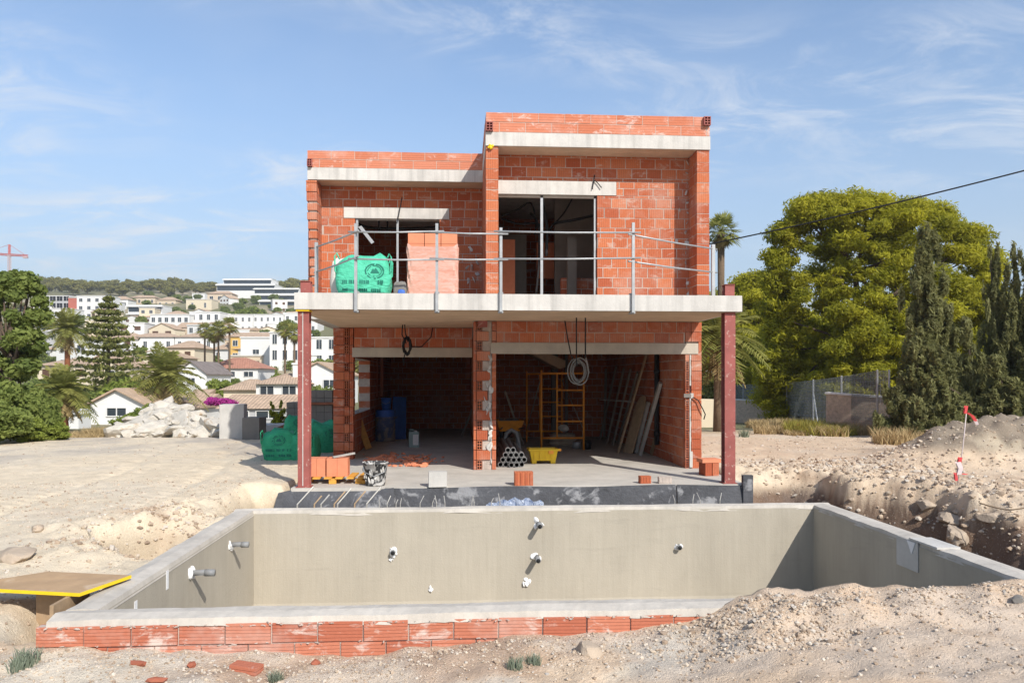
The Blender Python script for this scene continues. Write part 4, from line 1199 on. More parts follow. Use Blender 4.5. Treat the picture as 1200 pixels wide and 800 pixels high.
a,b=at_y(613,497,21.0),at_y(592,434,20.0); plank('timber_pole',a,b,.05,.05,'greywood','thin pole leaning on the partition behind the middle pier','pole',side=Vector((0,1,0)))
G='props and boards leaning on the right inner wall'
for k,(u0,v0,u1,v1) in enumerate(((703,515,722,430),(711,519,731,432),(718,522,739,433),(724,520,747,438))):
    a,b=lean(u0,v0,u1,v1,X=4.42); plank('timber_batten',a,b,.09,.045,'greywood','weathered timber batten in the leaning row beyond the long plank','batten',G)
mb=MB(); mb.tube([Vector((3.55,19.8,1.25)),Vector((4.2,18.9,1.22))],.012,6); solo(mb,'tie_bar',M['alu'],'thin bar across the leaning battens','bar',(3.6,19.8,1.2))
a,b=lean(708,484,710,432,Y=23.72); a=at_y(708,500,23.6); a.z=0.003; plank('timber_post',a,b,.06,.06,'greywood','thin upright post against the dark back wall','post')
a,b=lean(724,531,757,417,X=4.43); plank('timber_plank',a,b,.11,.04,'wood','tallest tan plank leaning up to the lintel at the right inner wall','plank',G)
# wide curved board
a=at_z(735,531); b=Vector((4.40,0,0)); b.y=4.40/ratio(753); b.z=zat(464,depth(4.40,b.y))
mb=MB(); w=Vector((-.16,.42,0))
ax=b-a
outline=[(0,-.42),(.0,.42),(.55,.46),(.85,.42),(.97,.25),(1,0),(.97,-.25),(.82,-.42)]
mb.prism([a+Vector((0,0,.01))+ax*t_+w*s_ for t_,s_ in outline],(.03,0,.012),.5)
solo(mb,'board',M['wood'],'wide round topped tan board leaning between the plank and the aluminium beams','board',tuple(a),G)
for (u0,v0,u1,v1,l) in ((750,534,774,450,'longer aluminium beam leaning in front of the drain pipe'),(745,531,760,472,'shorter aluminium beam leaning next to the round topped board')):
    a,b=lean(u0,v0,u1,v1,X=4.42); plank('metal_beam',a,b,.12,.07,'alu',l,'beam',G)
a,b=lean(763,533,769,513,X=4.42); plank('timber_offcut',a,b,.08,.05,'wood','short pinkish offcut standing at the foot of the drain pipe','offcut',G)
Yp=4.40/ratio(769.5)
t=thing('downpipe','black vertical pipe fixed to the right inner wall','pipe',(4.40,Yp,0))
mb=MB(); mb.tube([(0,0,.3),(0,0,2.9)],.055,12); mb.build('pipe_run',M['black'],t,True)
mb=MB()
for z in (.5,1.9): mb.tube([(0,0,z),(0,0,z+.1)],.066,12)
mb.build('pipe_collar',M['black'],t,True)
# --- on the edge of the terrace
def hollow_brick(u,v,w,h,d,label,mat='brick',rz=0,name='brick',cat='brick'):
    p=at_z(u,v); mb=MB()
    mb.box(-w/2,w/2,-d/2,d/2,0,h,rng.random())
    for k in range(4):
        x=-w/2+w*(k+.2)/4; mb.box(x,x+w*.13,-d/2-.006,-d/2+.01,.012,h-.012,.3)
    o=mb.build(name,M[mat],None,False,(p.x,p.y+d/2,.003),.006); o.rotation_euler=(0,0,rz); return tag(o,label,cat)
hollow_brick(614,569,.31,.225,.19,'grooved red brick standing upright on the terrace edge below the yellow tub')
hollow_brick(756.5,566.5,.19,.125,.12,'small red brick on the terrace edge, left of a pale broken one',rz=.1)
hollow_brick(780,566.5,.22,.11,.12,'broken pale grey and red brick lying on the terrace edge near the right column','mortar',-.06)
p=at_z(512.5,571); mb=MB(); mb.box(-.15,.15,-.1,.1,0,.25,.5); o=mb.build('concrete_block',M['cblock'],None,False,(p.x,p.y+.13,.003),.02); o.rotation_euler=(0,0,.08); tag(o,'pale concrete block on the terrace edge right of the black bucket','block')
p=at_z(438.5,570)
t=thing('bucket','black builder bucket splashed with white plaster on the terrace edge','bucket',(p.x,p.y+.17,.003))
mb=MB(); mb.lathe([(0,0),(.155,0),(.165,.02),(.20,.36),(.215,.365),(.215,.39),(.20,.39),(.185,.36),(.15,.04),(0,.04)],26); mb.build('bucket_body',M['bucket'],t,True)
mb=MB(); q=random.Random(44)
for k in range(22):
    a=q.uniform(3.4,6.0); z=q.uniform(.08,.36); r=.163+.037*z/.36
    mb.rock((r*math.cos(a),r*math.sin(a),z),q.uniform(.015,.05),(.8,.25,1.5),.5,k,2)
for k in range(16): 
    a=k/16*6.28; mb.rock((.205*math.cos(a),.205*math.sin(a),.385),q.uniform(.012,.028),(1,1,.7),.5,k+60,1)
mb.build('plaster_splashes',M['cblock'],t,True)
mb=MB(); mb.tube([(-.2,0,.36),(-.17,-.15,.24),(0,-.215,.17),(.17,-.15,.24),(.2,0,.36)],.006,6); mb.build('handle',M['zinc'],t,True)
t=thing('timber_pallet','bright orange timber pallet carrying the brick packs by the left column','pallet',(-2.08,13.85,.003))
mb=MB()
for k in range(7): mb.box(-.62+.19*k,-.50+.19*k,-.42,.30,.085,.11,.5)
mb.build('deck_boards',M['pallet'],t)
mb=MB()
for x in (-.55,-.1,.35,.6):
    for y in (-.40,-.06,.22): mb.box(x-.06,x+.06,y,y+.09,.0,.084,.5)
mb.build('pallet_blocks',M['pallet'],t)
for k,(x,w,l) in enumerate(((-2.47,.30,'left pack of orange bricks behind the left steel column'),(-2.12,.36,'right pack of orange bricks beside the plaster splashed bucket'))):
    mb=MB(); 
    for i in range(2): mb.box(-w/2+w/2*i,-w/2+w/2*(i+1)-.004,-.16,.18,0,.31,.5)
    o=mb.build('brick_pack',M['packbrick'],None,False,(x,13.72,.115),.012); o.rotation_euler=(0,0,.03); tag(o,l,'pack of bricks','packs of orange bricks on the pallet')
mb=MB(); mb.box(-.20,.20,-.025,.025,0,.03,.5); o=mb.build('metal_profile',M['alu'],None,False,(-2.02,13.68,.428)); o.rotation_euler=(0,-.12,.55); o.location.z=.455; tag(o,'short pale metal profile lying across the right brick pack','profile')
mb=MB()
for k in range(5): 
    x=-1.75+.07*k; mb.box(x,x+.06,13.42-.03*k,13.62,.004,.03+.035*(k%3),.5)
solo(mb,'broken_slats',M['pallet'],'splintered orange slats between the pallet and the bucket','slats',(-1.6,13.5,0))
t=thing('brick_stack','short stack of grooved red bricks with a flat one on top by the right column','brick stack',(4.60,14.25,.003),.1)
mb=MB()
for k in range(2): mb.box(-.13+.14*k,-.005+.14*k,-.15,.15,0,.24,k*.5)
mb.build('upright_brick',M['brick'],t,False,None,.005)
mb=MB(); mb.box(-.19,.17,-.16,.12,.242,.31,.6); mb.build('flat_brick',M['packbrick'],t,False,None,.005)
mb=MB(); q=random.Random(77)
for k in range(5):
    pts=[(at_z(602+12*k,588,-.02).x,12.4+q.uniform(-.15,.1),-.20+.14*q.random())]
    x0=.38+.15*k; pts=[]
    for i in range(9): pts.append((x0+.10*math.sin(i*.9+k)+.02*i,12.45+.03*math.sin(i*1.7),-.34+.055*i-(.004*i*i)))
for i in range(16):
    a=.40+.058*i; b=a+.058
    za=lambda x:-.21+.09*math.sin((x-.4)*3.1)+.025*math.sin(x*31)
    mb.face([(a,12.42,-.42),(b,12.42,-.42),(b,12.44+.03*math.sin(b*25),za(b)),(a,12.44+.03*math.sin(a*25),za(a))]); mb.face([(a,12.44+.03*math.sin(a*25),za(a)),(b,12.44+.03*math.sin(b*25),za(b)),(b,12.75,za(b)-.12),(a,12.75,za(a)-.12)])
def clearfilm():
    t=NT('bluish_plastic_film'); o=t.coord(); n=t.noise(o,9,5,.7,1.5)
    t.color(t.ramp(n,[(.4,(.12,.17,.30)),(.6,(.50,.56,.66))])); t.rough(.2); t.b.inputs['Specular IOR Level'].default_value=.6; t.bump(n,.9,.05); return t.m
M['clearfilm']=clearfilm()
solo(mb,'plastic_film',M['clearfilm'],'crumpled bluish plastic film in the trench behind the pool','plastic film',(.8,12.5,-.42))
# starter bars standing in the trench behind the pool
t=None
for k,u in enumerate([352,371,378,391,398,417,428,440,455,468,474,492,505,512,526,549,560,571,590,790,812,821,848]):
    q2=random.Random(k*3+1); p=at_y(u+q2.uniform(-5,5),597,11.7)
    big=(u<432); h=.08+.17*q2.random() if big else .03+.07*q2.random()
    mb=MB(); mb.tube([(p.x-.02,11.7,-.85),(p.x,11.7,-.06),(p.x+(h*.9 if big else q2.uniform(-.03,.06)),11.72+q2.uniform(0,.2),-.05+h)],.007 if not big else .012,6)
    solo(mb,'starter_bar',M['wood'] if big and k%2 else M['alu'],'thin starter bar poking out of the trench behind the pool','starter bar',(p.x,11.7,-.85),'starter bars behind the pool')
# --- board on the pool corner
t=thing('plywood_board','tan plywood board with yellow edges laid from the pool corner onto the bank','board',(-3.6,6.9,0))
poly=[at_z(u,v,z)-Vector((-3.6,6.9,0)) for u,v,z in ((154,677,.022),(93,698.5,.022),(-70,690,.03),(-60,682,.03),(2,681,.035),(56,672.5,.035))]
mb=MB(); mb.prism(poly[::-1],(0,0,.026),.5); mb.build('panel',M['ply'],t)
mb=MB()
def edge(a,b):
    d=(b-a).normalized(); n=Vector((d.y,-d.x,0)); 
    if n.dot(a+b)<0 and False: n=-n
    for s in (1,):
        mb.prism([a+n*.0008+Vector((0,0,-.001)),b+n*.0008+Vector((0,0,-.001)),b+n*.0008+Vector((0,0,.0268)),a+n*.0008+Vector((0,0,.0268))],-n*.006,.5)
edge(poly[1],poly[0]); edge(poly[2],poly[1])
mb.v=[(x,y,z) for x,y,z in mb.v]; mb.build('sealed_edge',M['yedge'],t)
mb=MB(); mb.box(-3.22,-3.19,6.35,6.95,-.40,.018,.5); mb.box(-3.62,-3.22,6.92,6.95,-.40,.01,.5)
solo(mb,'shutter_panel',M['wood'],'brown formwork panel standing under the yellow edged board','panel',(-3.2,6.6,-.3))
# --- left yard
GB='green bulk bags on the site'
def yard(u,v): 
    p=at_z(u,v); return (p.x,p.y,gz1(p.x,p.y)-.01)
L=yard(325,541); big_bag((L[0],L[1]+.3,L[2]),.72,.6,.66,.1,M['greenbag2'],'green bulk bag nearest the pool in the left yard, furthest left of its heap',31,(.0,.68,.14))
L=yard(352,541); big_bag((L[0],L[1]+.35,L[2]),.62,.62,.58,-.15,M['greenbag2'],'green bulk bag half hidden by the left steel column',32,(.2,.5,.1),False)
L=yard(372,533); big_bag((L[0],L[1]+.6,L[2]),.70,.75,.78,.2,M['greenbag2'],'tallest green bulk bag between the steel column and the brick pier',33,(.28,.6,.13),False)
L=yard(344,520); big_bag((L[0],L[1]+.3,L[2]+.0),.60,.5,.80,.3,M['greenbag2'],'green bulk bag at the back of its heap in the left yard',34,(.05,.75,.12),False,False)
def block_stack(u,v,w,h,d,label,rz=0,nx=3,nz=6):
    L=yard(u,v); t=thing('block_pallet',label,'pallet of blocks',(L[0],L[1]+d/2,L[2]),rz,'pallets of dark grey blocks')
    mb=MB()
    for i in range(nx):
        for k in range(nz):
            mb.box(-w/2+w/nx*i+.004,-w/2+w/nx*(i+1)-.004,-d/2,d/2,.10+(h-.1)/nz*k+.004,.10+(h-.1)/nz*(k+1)-.004,rng.random())
    mb.build('block_stack',M['greyblock'],t)
    mb=MB()
    for k in range(3): mb.box(-w/2,w/2,-d/2+d*.42*k,-d/2+d*.42*k+.1,0,.098,.5)
    mb.build('timber_pallet',M['wood'],t)
    return t
block_stack(350,514,.72,1.08,.8,'pallet of dark grey blocks left of the steel column',.0)
block_stack(376,521,.66,1.48,.8,'taller pallet of dark grey blocks right of the steel column',-.05,3,7)
mb=MB(); L=yard(374,521); mb.box(L[0]-.45,L[0]+.40,L[1]-.10,L[1]-.03,L[2]+1.10,L[2]+1.17,.5); solo(mb,'timber_bar',M['rust'],'rusty bar strapped across the taller block pallet','bar',(L[0],L[1]-.06,L[2]+1.1))
L=yard(272,514); mb=MB(); mb.box(-.36,.33,0,.7,0,1.02,.5); o=mb.build('concrete_block',M['cblock'],None,False,L,.02); o.rotation_euler=(0,0,.12); tag(o,'big pale concrete block with a shaded side at the end of the boulder heap','block')
L=yard(290,515); mb=MB(); mb.box(-.18,.32,0,.6,0,.66,.5); o=mb.build('concrete_block',M['greyblock'],None,False,(L[0]+.05,L[1]-.1,L[2]),.02); o.rotation_euler=(0,0,-.1); tag(o,'smaller dark grey block beside the big pale concrete block','block')
L=yard(315,508); mb=MB(); mb.prism([Vector((-.5,0,.25)),Vector((.42,0,.35)),Vector((.40,0,.62)),Vector((-.50,0,.62)),],(0,1.2,0),.5)
for k in range(7): mb.rock((-.4+.13*k,-.02,.33),.06,(1,.6,.8),.5,k,1)
o=mb.build('concrete_slab',M['cblock'],None,False,(L[0],L[1]+.4,L[2]-.2)); tag(o,'broken white concrete slab lying behind the green bags','slab')
mb=MB(); mb.box(-.75,.75,-.06,.06,0,.14,.5); o=mb.build('steel_beam',M['rust'],None,False,(L[0]+.28,L[1]+.2,L[2]+.22),.01); o.rotation_euler=(0,-.42,.2); tag(o,'rusty beam propped on the broken white slab','beam')
mb=MB(); 
for k in range(9): mb.rock((L[0]+rng.uniform(-.5,.5),L[1]+.2,L[2]+.08),rng.uniform(.08,.18),(1.4,1,.5),rng.random(),k+20,1)
solo(mb,'timber_scraps',M['rust'],'dark scraps heaped under the broken white slab','scraps',L)
q=random.Random(101)
heap=[]
for k in range(100):
    u=q.uniform(140,264); t_=(u-140)/124
    top=507-40*max(0,math.sin(math.pi*(t_*.9+.06)))**1.5
    v=q.uniform(top+3,509)
    heap.append((u,v))
heap=sorted(heap,key=lambda h:h[1])
for k,(u,v) in enumerate(heap):
    d=24.6+(509-v)*.06
    x,y=at_d(u,d); z=zat(v,d)
    r=q.uniform(.16,.33)*(1.5 if k%6==0 else 1)
    mb=MB(); mb.rock((0,0,0),r,(q.uniform(1.2,1.9),1,q.uniform(.4,.8)),q.random(),k+500,2,.42)
    o=mb.build('boulder',M['chalk'],None,False,(x,y,z)); o.rotation_euler=(q.uniform(-.4,.4),q.uniform(-.5,.5),q.uniform(0,6)); tag(o,'chalky white boulder in the rubble heap at the edge of the left yard','boulder','white boulders in the rubble heap')
# loose rocks with a place of their own
RK=[(20,655,.17,'stone','flat tan rock lying on the left bank above the plywood board',(1.7,1.0,.45)),
(44,622,.08,'stone','brownish rock on the left bank',(1,1,.8)),
(690,764,.09,'stone','tan rock in front of the brick face of the pool',(1.3,1,.9)),
(885,690,.055,'stone','round tan stone on the crest of the spoil heap',(1,1,.9)),
(928,687,.045,'stone','small pale stone on the crest right of the round one',(1.2,1,.8)),
(1194,704,.05,'greyblock','dark stone at the right end of the foreground spoil',(1.4,1,.7))]
for u,v,r,m,l,sq in RK:
    z=-.0
    for _ in range(12):
        p=at_z(u,v,z); z=z*.5+.5*gz1(p.x,p.y)
    mb=MB(); mb.rock((0,0,r*.2),r,sq,.5,int(u),3,.2); o=mb.build('rock',M[m],None,False,(p.x,p.y,gz1(p.x,p.y))); tag(o,l,'rock')
for k,(x,y,zo,r) in enumerate(((7.52,11.5,-.36,.17),(7.40,11.2,-.55,.20),(7.42,12.0,-.22,.14),(7.75,11.0,-.25,.15))):
    mb=MB(); mb.rock((0,0,0),r,(1.3,1,.75),.5,k+41,3,.25); o=mb.build('rock',M['stone'],None,False,(x,y,zo)); tag(o,'tan rock embedded in the face of the right trench','rock','rocks in the trench bank')
BR=[(435/2.667,500+742/2.667,'broken red brick chip nearest the pool corner',.045),(770/2.667,500+766/2.667,'grooved red brick half lying in the foreground dirt',.105),(600/2.667,500+746/2.667,'tiny red brick crumb in the foreground dirt',.045),(985/2.667,500+740/2.667,'red brick flake close to the brick face',.04),(480/2.667,798,'small red crumb at the lower left edge',.05)]
for k,(u,v,l,r) in enumerate(BR):
    z=-.3
    for _ in range(8): p=at_z(u,v,z); z=z*.5+.5*gz1(p.x,p.y)
    mb=MB()
    if r>.1: mb.box(-r,r,-r*.5,r*.5,-.02,r*.55,.5)
    else: mb.rock((0,0,r*.2),r,(1.6,.9,.6),.5,k+11,1,.9)
    o=mb.build('brick_piece',M['poolbrick'],None,False,(p.x,p.y,gz1(p.x,p.y))); o.rotation_euler=(0,.05,rng.uniform(-.3,.3)); tag(o,l,'brick piece')
# red and white marker stake
p=at_z(1121,574,.02); base=Vector((p.x,p.y,gz1(p.x,p.y)))
t=thing('marker_stake','thin marker stake wound with red and white warning tape on the right bank','marker stake',tuple(base))
top=at_y(1133,478,p.y)-base
mb=MB(); mb.tube([Vector((0,0,-.1)),top*.5+Vector((.02,0,0)),top],.007,8); mb.build('stake',M['whitetape'],t,True)
def ribbon(pts,w,mat,name):
    mb=MB(); P=[Vector(x) for x in pts]
    for a,b in zip(P,P[1:]):
        mb.face([a+Vector((-w/2,-.01,0)),b+Vector((-w/2,-.01,0)),b+Vector((w/2,-.02,.01)),a+Vector((w/2,-.02,.01))]); mb.face([a+Vector((w/2,.01,0)),b+Vector((w/2,.01,0)),b+Vector((-w/2,.02,.01)),a+Vector((-w/2,.02,.01))])
    mb.build(name,M[mat],t)
h=top.z; fx=top.x/h
ribbon([(fx*h-.01,0,h+.03),(fx*h-.03,0,h-.09)],.04,'redtape','tape')
ribbon([(fx*h+.0,0,h-.08),(fx*h+.09,0,h-.13),(fx*h+.15,.0,h-.22)],.035,'redtape','tape')
ribbon([(fx*h+.14,0,h-.20),(fx*h+.17,.0,h-.27)],.035,'whitetape','tape')
ribbon([(fx*.36*h+.0,0,h*.36),(fx*.36*h-.02,0,h*.29)],.05,'redtape','tape')
ribbon([(.02,0,h*.30),(.05,-.02,h*.22),(.02,-.02,h*.14)],.07,'whitetape','tape')
ribbon([(-.02,0,h*.16),(-.02,-.02,h*.06)],.035,'redtape','tape')
ribbon([(.08,0,h*.15),(.15,-.02,h*.14)],.05,'redtape','tape')
# overhead cable, crossing high above the right of the plot
def catenary(a,b,sag,n=40):
    return [a+(b-a)*(i/n)-Vector((0,0,sag*4*(i/n)*(1-i/n))) for i in range(n+1)]
a=at_y(760,300,34); b=at_y(1320,168,26)
mb=MB(); mb.tube(catenary(a,b,.20),.030,6); solo(mb,'power_line',M['cable'],'single black overhead cable crossing the sky above the pines','cable',tuple(a),None,True)
# roots and irrigation hose at the right trench
cable([(1148,589,11.0),(1165,594,10.7),(1185,597,10.4),(1215,592,10.2)],.010,'thin pale root trailing over the right trench lip','wood','root',6,'root')
# ================================================================== VEGETATION
def leaf_mesh(name,P,S,rnd,mat,aspect=1.5,N=None,seed=0,up=0):
    g=np.random.default_rng(seed); n=len(P)
    a=g.normal(size=(n,3)); a/=np.linalg.norm(a,axis=1,keepdims=True)
    if N is not None: a=a*.9+N; a/=np.linalg.norm(a,axis=1,keepdims=True)
    b=np.cross(a,g.normal(size=(n,3))); b/=np.linalg.norm(b,axis=1,keepdims=True)
    if up:
        b=g.normal(size=(n,3))*.45+np.array([0,0,up]); b-=a*(a*b).sum(1,keepdims=True); b/=np.linalg.norm(b,axis=1,keepdims=True)+1e-6
    c=np.cross(a,b); S=S[:,None]
    u=b*S*aspect*.5; v=c*S*.5
    V=np.stack([P-u,P-v*.9+u*.1,P+u,P+v*.9+u*.1],1).reshape(-1,3).astype(np.float32)
    me=bpy.data.meshes.new(name)
    me.vertices.add(4*n); me.vertices.foreach_set('co',V.ravel())
    me.loops.add(4*n); me.loops.foreach_set('vertex_index',np.arange(4*n,dtype=np.int32))
    me.polygons.add(n); me.polygons.foreach_set('loop_start',np.arange(0,4*n,4,dtype=np.int32))
    me.update(calc_edges=True)
    at=me.attributes.new('rnd','FLOAT','FACE'); at.data.foreach_set('value',np.clip(rnd,0,1).astype(np.float32))
    me.materials.append(mat); return me
def clump_points(lobes,n,g,shell=.45):
    L=np.array(lobes,float); w=(L[:,3]*L[:,4]*L[:,5])**.67; w/=w.sum()
    k=g.choice(len(L),n,p=w)
    d=g.normal(size=(n,3)); d/=np.linalg.norm(d,axis=1,keepdims=True)
    r=g.random(n)**shell*(1+.12*g.normal(size=n))
    P=L[k,:3]+d*L[k,3:6]*r[:,None]
    tone=g.random(len(L))[k]
    return P,d,tone
def crown_lobes(g,kind,w,h,n):
    """list of clump ellipsoids filling a crown of width w and height h, base at z=0"""
    out=[]
    for _ in range(n):
        if kind=='round':
            while True:
                p=g.uniform(-1,1,3)
                if np.linalg.norm(p)<1: break
            p=p/max(np.linalg.norm(p),.3)*g.uniform(.45,.92)
            s=g.uniform(.16,.30); out.append((p[0]*w/2,p[1]*w/2,h*.5+p[2]*h/2*.92,s*w*.75,s*w*.75,s*h*.6))
        elif kind=='pine':
            t=g.uniform(.05,1)**.8; prof=math.sin(math.pi*min(1,.18+.78*t))**.7
            a=g.uniform(0,6.28); rr=g.uniform(.35,1)*prof
            s=g.uniform(.10,.20); out.append((rr*w/2*math.cos(a),rr*w/2*math.sin(a),t*h*.92,s*w*.8,s*w*.8,s*w*.42))
        elif kind=='cypress':
            if not out: lead=[(0,0,1.0)]+[(g.uniform(-.38,.38)*w,g.uniform(-.38,.38)*w,g.uniform(.45,.9)) for _ in range(5)]
            lx,ly,lh=lead[g.choice(6,p=[.3,.14,.14,.14,.14,.14])]
            t=g.uniform(0,1); prof=(1-t)**.6*min(1,t*4+.5); a=g.uniform(0,6.28)
            s=g.uniform(.10,.24)*(prof*.8+.12); rr=prof*.36*w/2*g.uniform(.3,1); out.append((lx*(1-t*.5)+rr*math.cos(a),ly*(1-t*.5)+rr*math.sin(a),t*lh*h*.94,s*w*.55,s*w*.55,h*g.uniform(.035,.08)))
            if g.random()<.6:
                pr=prof*.55*w/2+.04; out.append((lx*(1-t*.5)+pr*math.cos(a+.4),ly*(1-t*.5)+pr*math.sin(a+.4),min(.99,t+.06)*lh*h*.97,w*.035,w*.035,h*g.uniform(.04,.08)))
        elif kind=='flat':
            a=g.uniform(0,6.28); rr=g.uniform(0,1)**.5; s=g.uniform(.14,.26)
            out.append((rr*w/2*.85*math.cos(a),rr*w/2*.85*math.sin(a),h*(.35+.5*g.random()*(1-rr*.4)),s*w*.7,s*w*.7,s*h*.8))
    return out
PROTO={}
def make_tree(key,kind,w,h,trunk,nl,nleaf,leaf,mat,seed,bark='bark',aspect=1.5,shell=.5,name='tree',base=.0,up=0):
    """prototype at the origin: trunk with limbs plus a leaf crown; returns the root Empty"""
    g=np.random.default_rng(seed); root=empty(name)
    L=crown_lobes(g,kind,w,h-base,nl); L=[(a,b,c+base,d,e,f) for a,b,c,d,e,f in L]
    P,d,tone=clump_points(L,nleaf,g,shell)
    P[:,2]=np.maximum(P[:,2],.03)
    S=leaf*g.uniform(.55,1.45,nleaf)
    me=leaf_mesh('crown',P,S,.25+.5*tone*.9+.25*g.normal(size=nleaf)*.5+.1,mat,aspect,np.stack([d[:,0]*.8,d[:,1]*.8,d[:,2]*.8+.3],1),seed,up)
    c=bpy.data.objects.new('crown',me); COL.objects.link(c); c.parent=root
    if trunk:
        mb=MB(); q=random.Random(seed); tp=h*.78
        pts=[Vector((0,0,-.3))]; x=y=0
        for i in range(1,8):
            t=i/7; x+=q.uniform(-.04,.04)*w*.3; y+=q.uniform(-.04,.04)*w*.3; pts.append(Vector((x,y,tp*t)))
        mb.tube(pts,[trunk*(1-.75*i/7) for i in range(8)],8)
        for l in q.sample(L,min(len(L),16)):
            i=q.randint(2,6); a=pts[i]; b=Vector(l[:3]); 
            if b.z<a.z*.6: continue
            m=(a+b)/2+Vector((0,0,-.06*h*q.random()))
            mb.tube([a,m,b],[trunk*.38,trunk*.24,trunk*.08],6)
        mb.build('trunk',M[bark],root,True)
    return root
used={}
def put(root,key,label,cat,loc,scale=1,rz=0,group=None):
    if key not in used: used[key]=1; o=root
    else: o=copy_tree(root)
    o.location=loc; o.scale=scale if isinstance(scale,(tuple,list)) else (scale,)*3; o.rotation_euler=(0,0,rz)
    tag(o,label,cat,group); return o
# ---- big pine and its neighbours on the right
def big_pine():
    d=37; xb,yb=at_d(1010,d); zb=gz1(xb,yb)
    root=thing('pine_tree','big yellow green pine with a broad domed crown behind the wire fence','pine tree',(xb,yb,zb))
    g=np.random.default_rng(41); L=[]
    def pt(u,v,off): 
        c=(u-U0)/F; dd=d+off; x,y=at_d(u,dd); return x-xb,y-yb,zat(v,dd)-zb
    # outline of the crown in the photograph gives its proportions; depth is as wide as the crown
    prof=[(236,960,1000),(245,945,1085),(260,935,1118),(280,915,1140),(300,908,1152),(330,905,1160),(360,912,1165),(390,915,1160),(420,905,1150),(450,900,1140),(475,905,1140),(492,915,1130)]
    for _ in range(760):
        i=g.integers(0,len(prof)-1); t=g.random(); v=prof[i][0]*(1-t)+prof[i+1][0]*t
        a=prof[i][1]*(1-t)+prof[i+1][1]*t; b=prof[i][2]*(1-t)+prof[i+1][2]*t
        s=g.uniform(-1,1); u=(a+b)/2+(b-a)/2*s*.97
        half=(b-a)/2/F*d
        off=g.uniform(-1,1)*half*math.sqrt(max(0,1-s*s))*.8
        if g.random()<.30: u=(a+b)/2+(b-a)/2*math.copysign(g.uniform(.92,1.06),s); off*=.3
        x,y,z=pt(u,v+g.uniform(-5,5),off); r=g.uniform(.16,.95) if g.random()<.6 else g.uniform(.15,.35)
        L.append((x,y,z,r,r,r*.62))
    for _ in range(110):
        x,y,z=pt(g.uniform(965,1110),g.uniform(315,470),g.uniform(-4,-1)); r=g.uniform(.3,.8); L.append((x,y,z,r,r,r*.6))
    n=440000
    P,dd,tone=clump_points(L,n,g,.8)
    S=.068*g.uniform(.5,1.4,n)
    me=leaf_mesh('crown',P,S,.05+.7*tone+.2*g.normal(size=n),M['pine'],3.4,np.stack([dd[:,0]*.8,dd[:,1]*.8,dd[:,2]*.8+.3],1),5)
    c=bpy.data.objects.new('crown',me); COL.objects.link(c); c.parent=root
    mb=MB(); q=random.Random(9)
    tr=[Vector(pt(*p)) for p in ((1010,505,0),(1008,460,.2),(1012,420,.3),(1003,385,.2),(1005,350,0),(1002,320,0),(1012,285,.3),(1015,260,0))]
    mb.tube(tr,[.27,.24,.21,.18,.15,.12,.08,.04],9)
    for l in q.sample(L,34):
        i=q.randint(2,6); a=tr[i]; b=Vector(l[:3])
        if (b-a).length>7: continue
        m=(a+b)/2+Vector((0,0,.3)); mb.tube([a,a+(m-a)*.5+Vector((q.uniform(-.2,.2),0,.1)),m,b],[.12,.085,.06,.02],6)
    mb.build('trunk',M['bark'],root,True)
    return root
big_pine()
pn=make_tree('pineR','pine',6.5,8.2,.2,150,110000,.072,M['pine'],51,aspect=3.2,name='pine_tree',base=.6)
for u,d,s,l in ((890,54,(1.2,1.2,1.22),'yellow green pine between the house and the big domed pine'),(862,60,(1.1,1.1,1.05),'dimmer pine peeping out beside the right steel column'),(1120,43,(1.15,1.15,.98),'pine filling the gap right of the big domed pine'),(1172,40,(1.0,1.0,.80),'low pine behind the two tallest cypresses'),(1225,42,(1.1,1.1,.85),'pine at the right edge of the picture'),(985,47,(1.2,1.2,.75),'pine in the shade behind the trunk of the big one'),(930,46,(1.0,1.0,.72),'low pine behind the middle fence posts'),(1070,46,(1.2,1.2,.9),'pine behind the dark cypress hedge')):
    x,y=at_d(u,d); put(pn,'pineR',l,'pine tree',(x,y,gz1(x,y)),s,u*.7)
db=make_tree('darkshrub','round',3.2,2.8,.05,40,12000,.12,M['pine_dull'],52,name='shrub')
for u,d,s,l in ((846,52,1.0,'grey green shrub right behind the house corner'),(905,50,1.15,'dark shrub behind the far fence posts'),(950,44,1.1,'dark shrub behind the braced fence post'),(1000,40,1.2,'dark shrub behind the near fence wall'),(880,52,1.0,'small dull shrub behind the low white topped wall'),(1050,36,1.0,'dark shrub between the cypresses and the pine')):
    x,y=at_d(u,d); put(db,'ds',l,'shrub',(x,y,gz1(x,y)-.1),s,u*.3)
cy=make_tree('cyp','cypress',2.5,6.2,.12,170,46000,.058,M['cypress'],61,aspect=3.2,name='cypress_tree',up=1.0,shell=.7)
cy2=make_tree('cyp2','cypress',2.9,3.6,.12,230,62000,.058,M['cypress'],63,aspect=3.0,name='cypress_tree',up=.8,shell=.7)
for u,vt,vb,d,w,l in ((1086,262,513,25,1.15,'tall loose cypress nearest the fence post'),(1164,284,505,25,.75,'slim cypress, left of the twin spires'),(1190,284,505,24.5,.8,'slim cypress, right of the twin spires'),(1218,300,505,24,.9,'cypress cut by the right edge of the photo'),(1112,352,512,24.5,.72,'mid height cypress in the middle of the row')):
    x,y=at_d(u,d); z=gz1(x,y); H=zat(vt,d)-z; put(cy,'cy',l,'cypress tree',(x,y,z-.05),(w*1.05,w*1.05,H/6.2),u*.9)
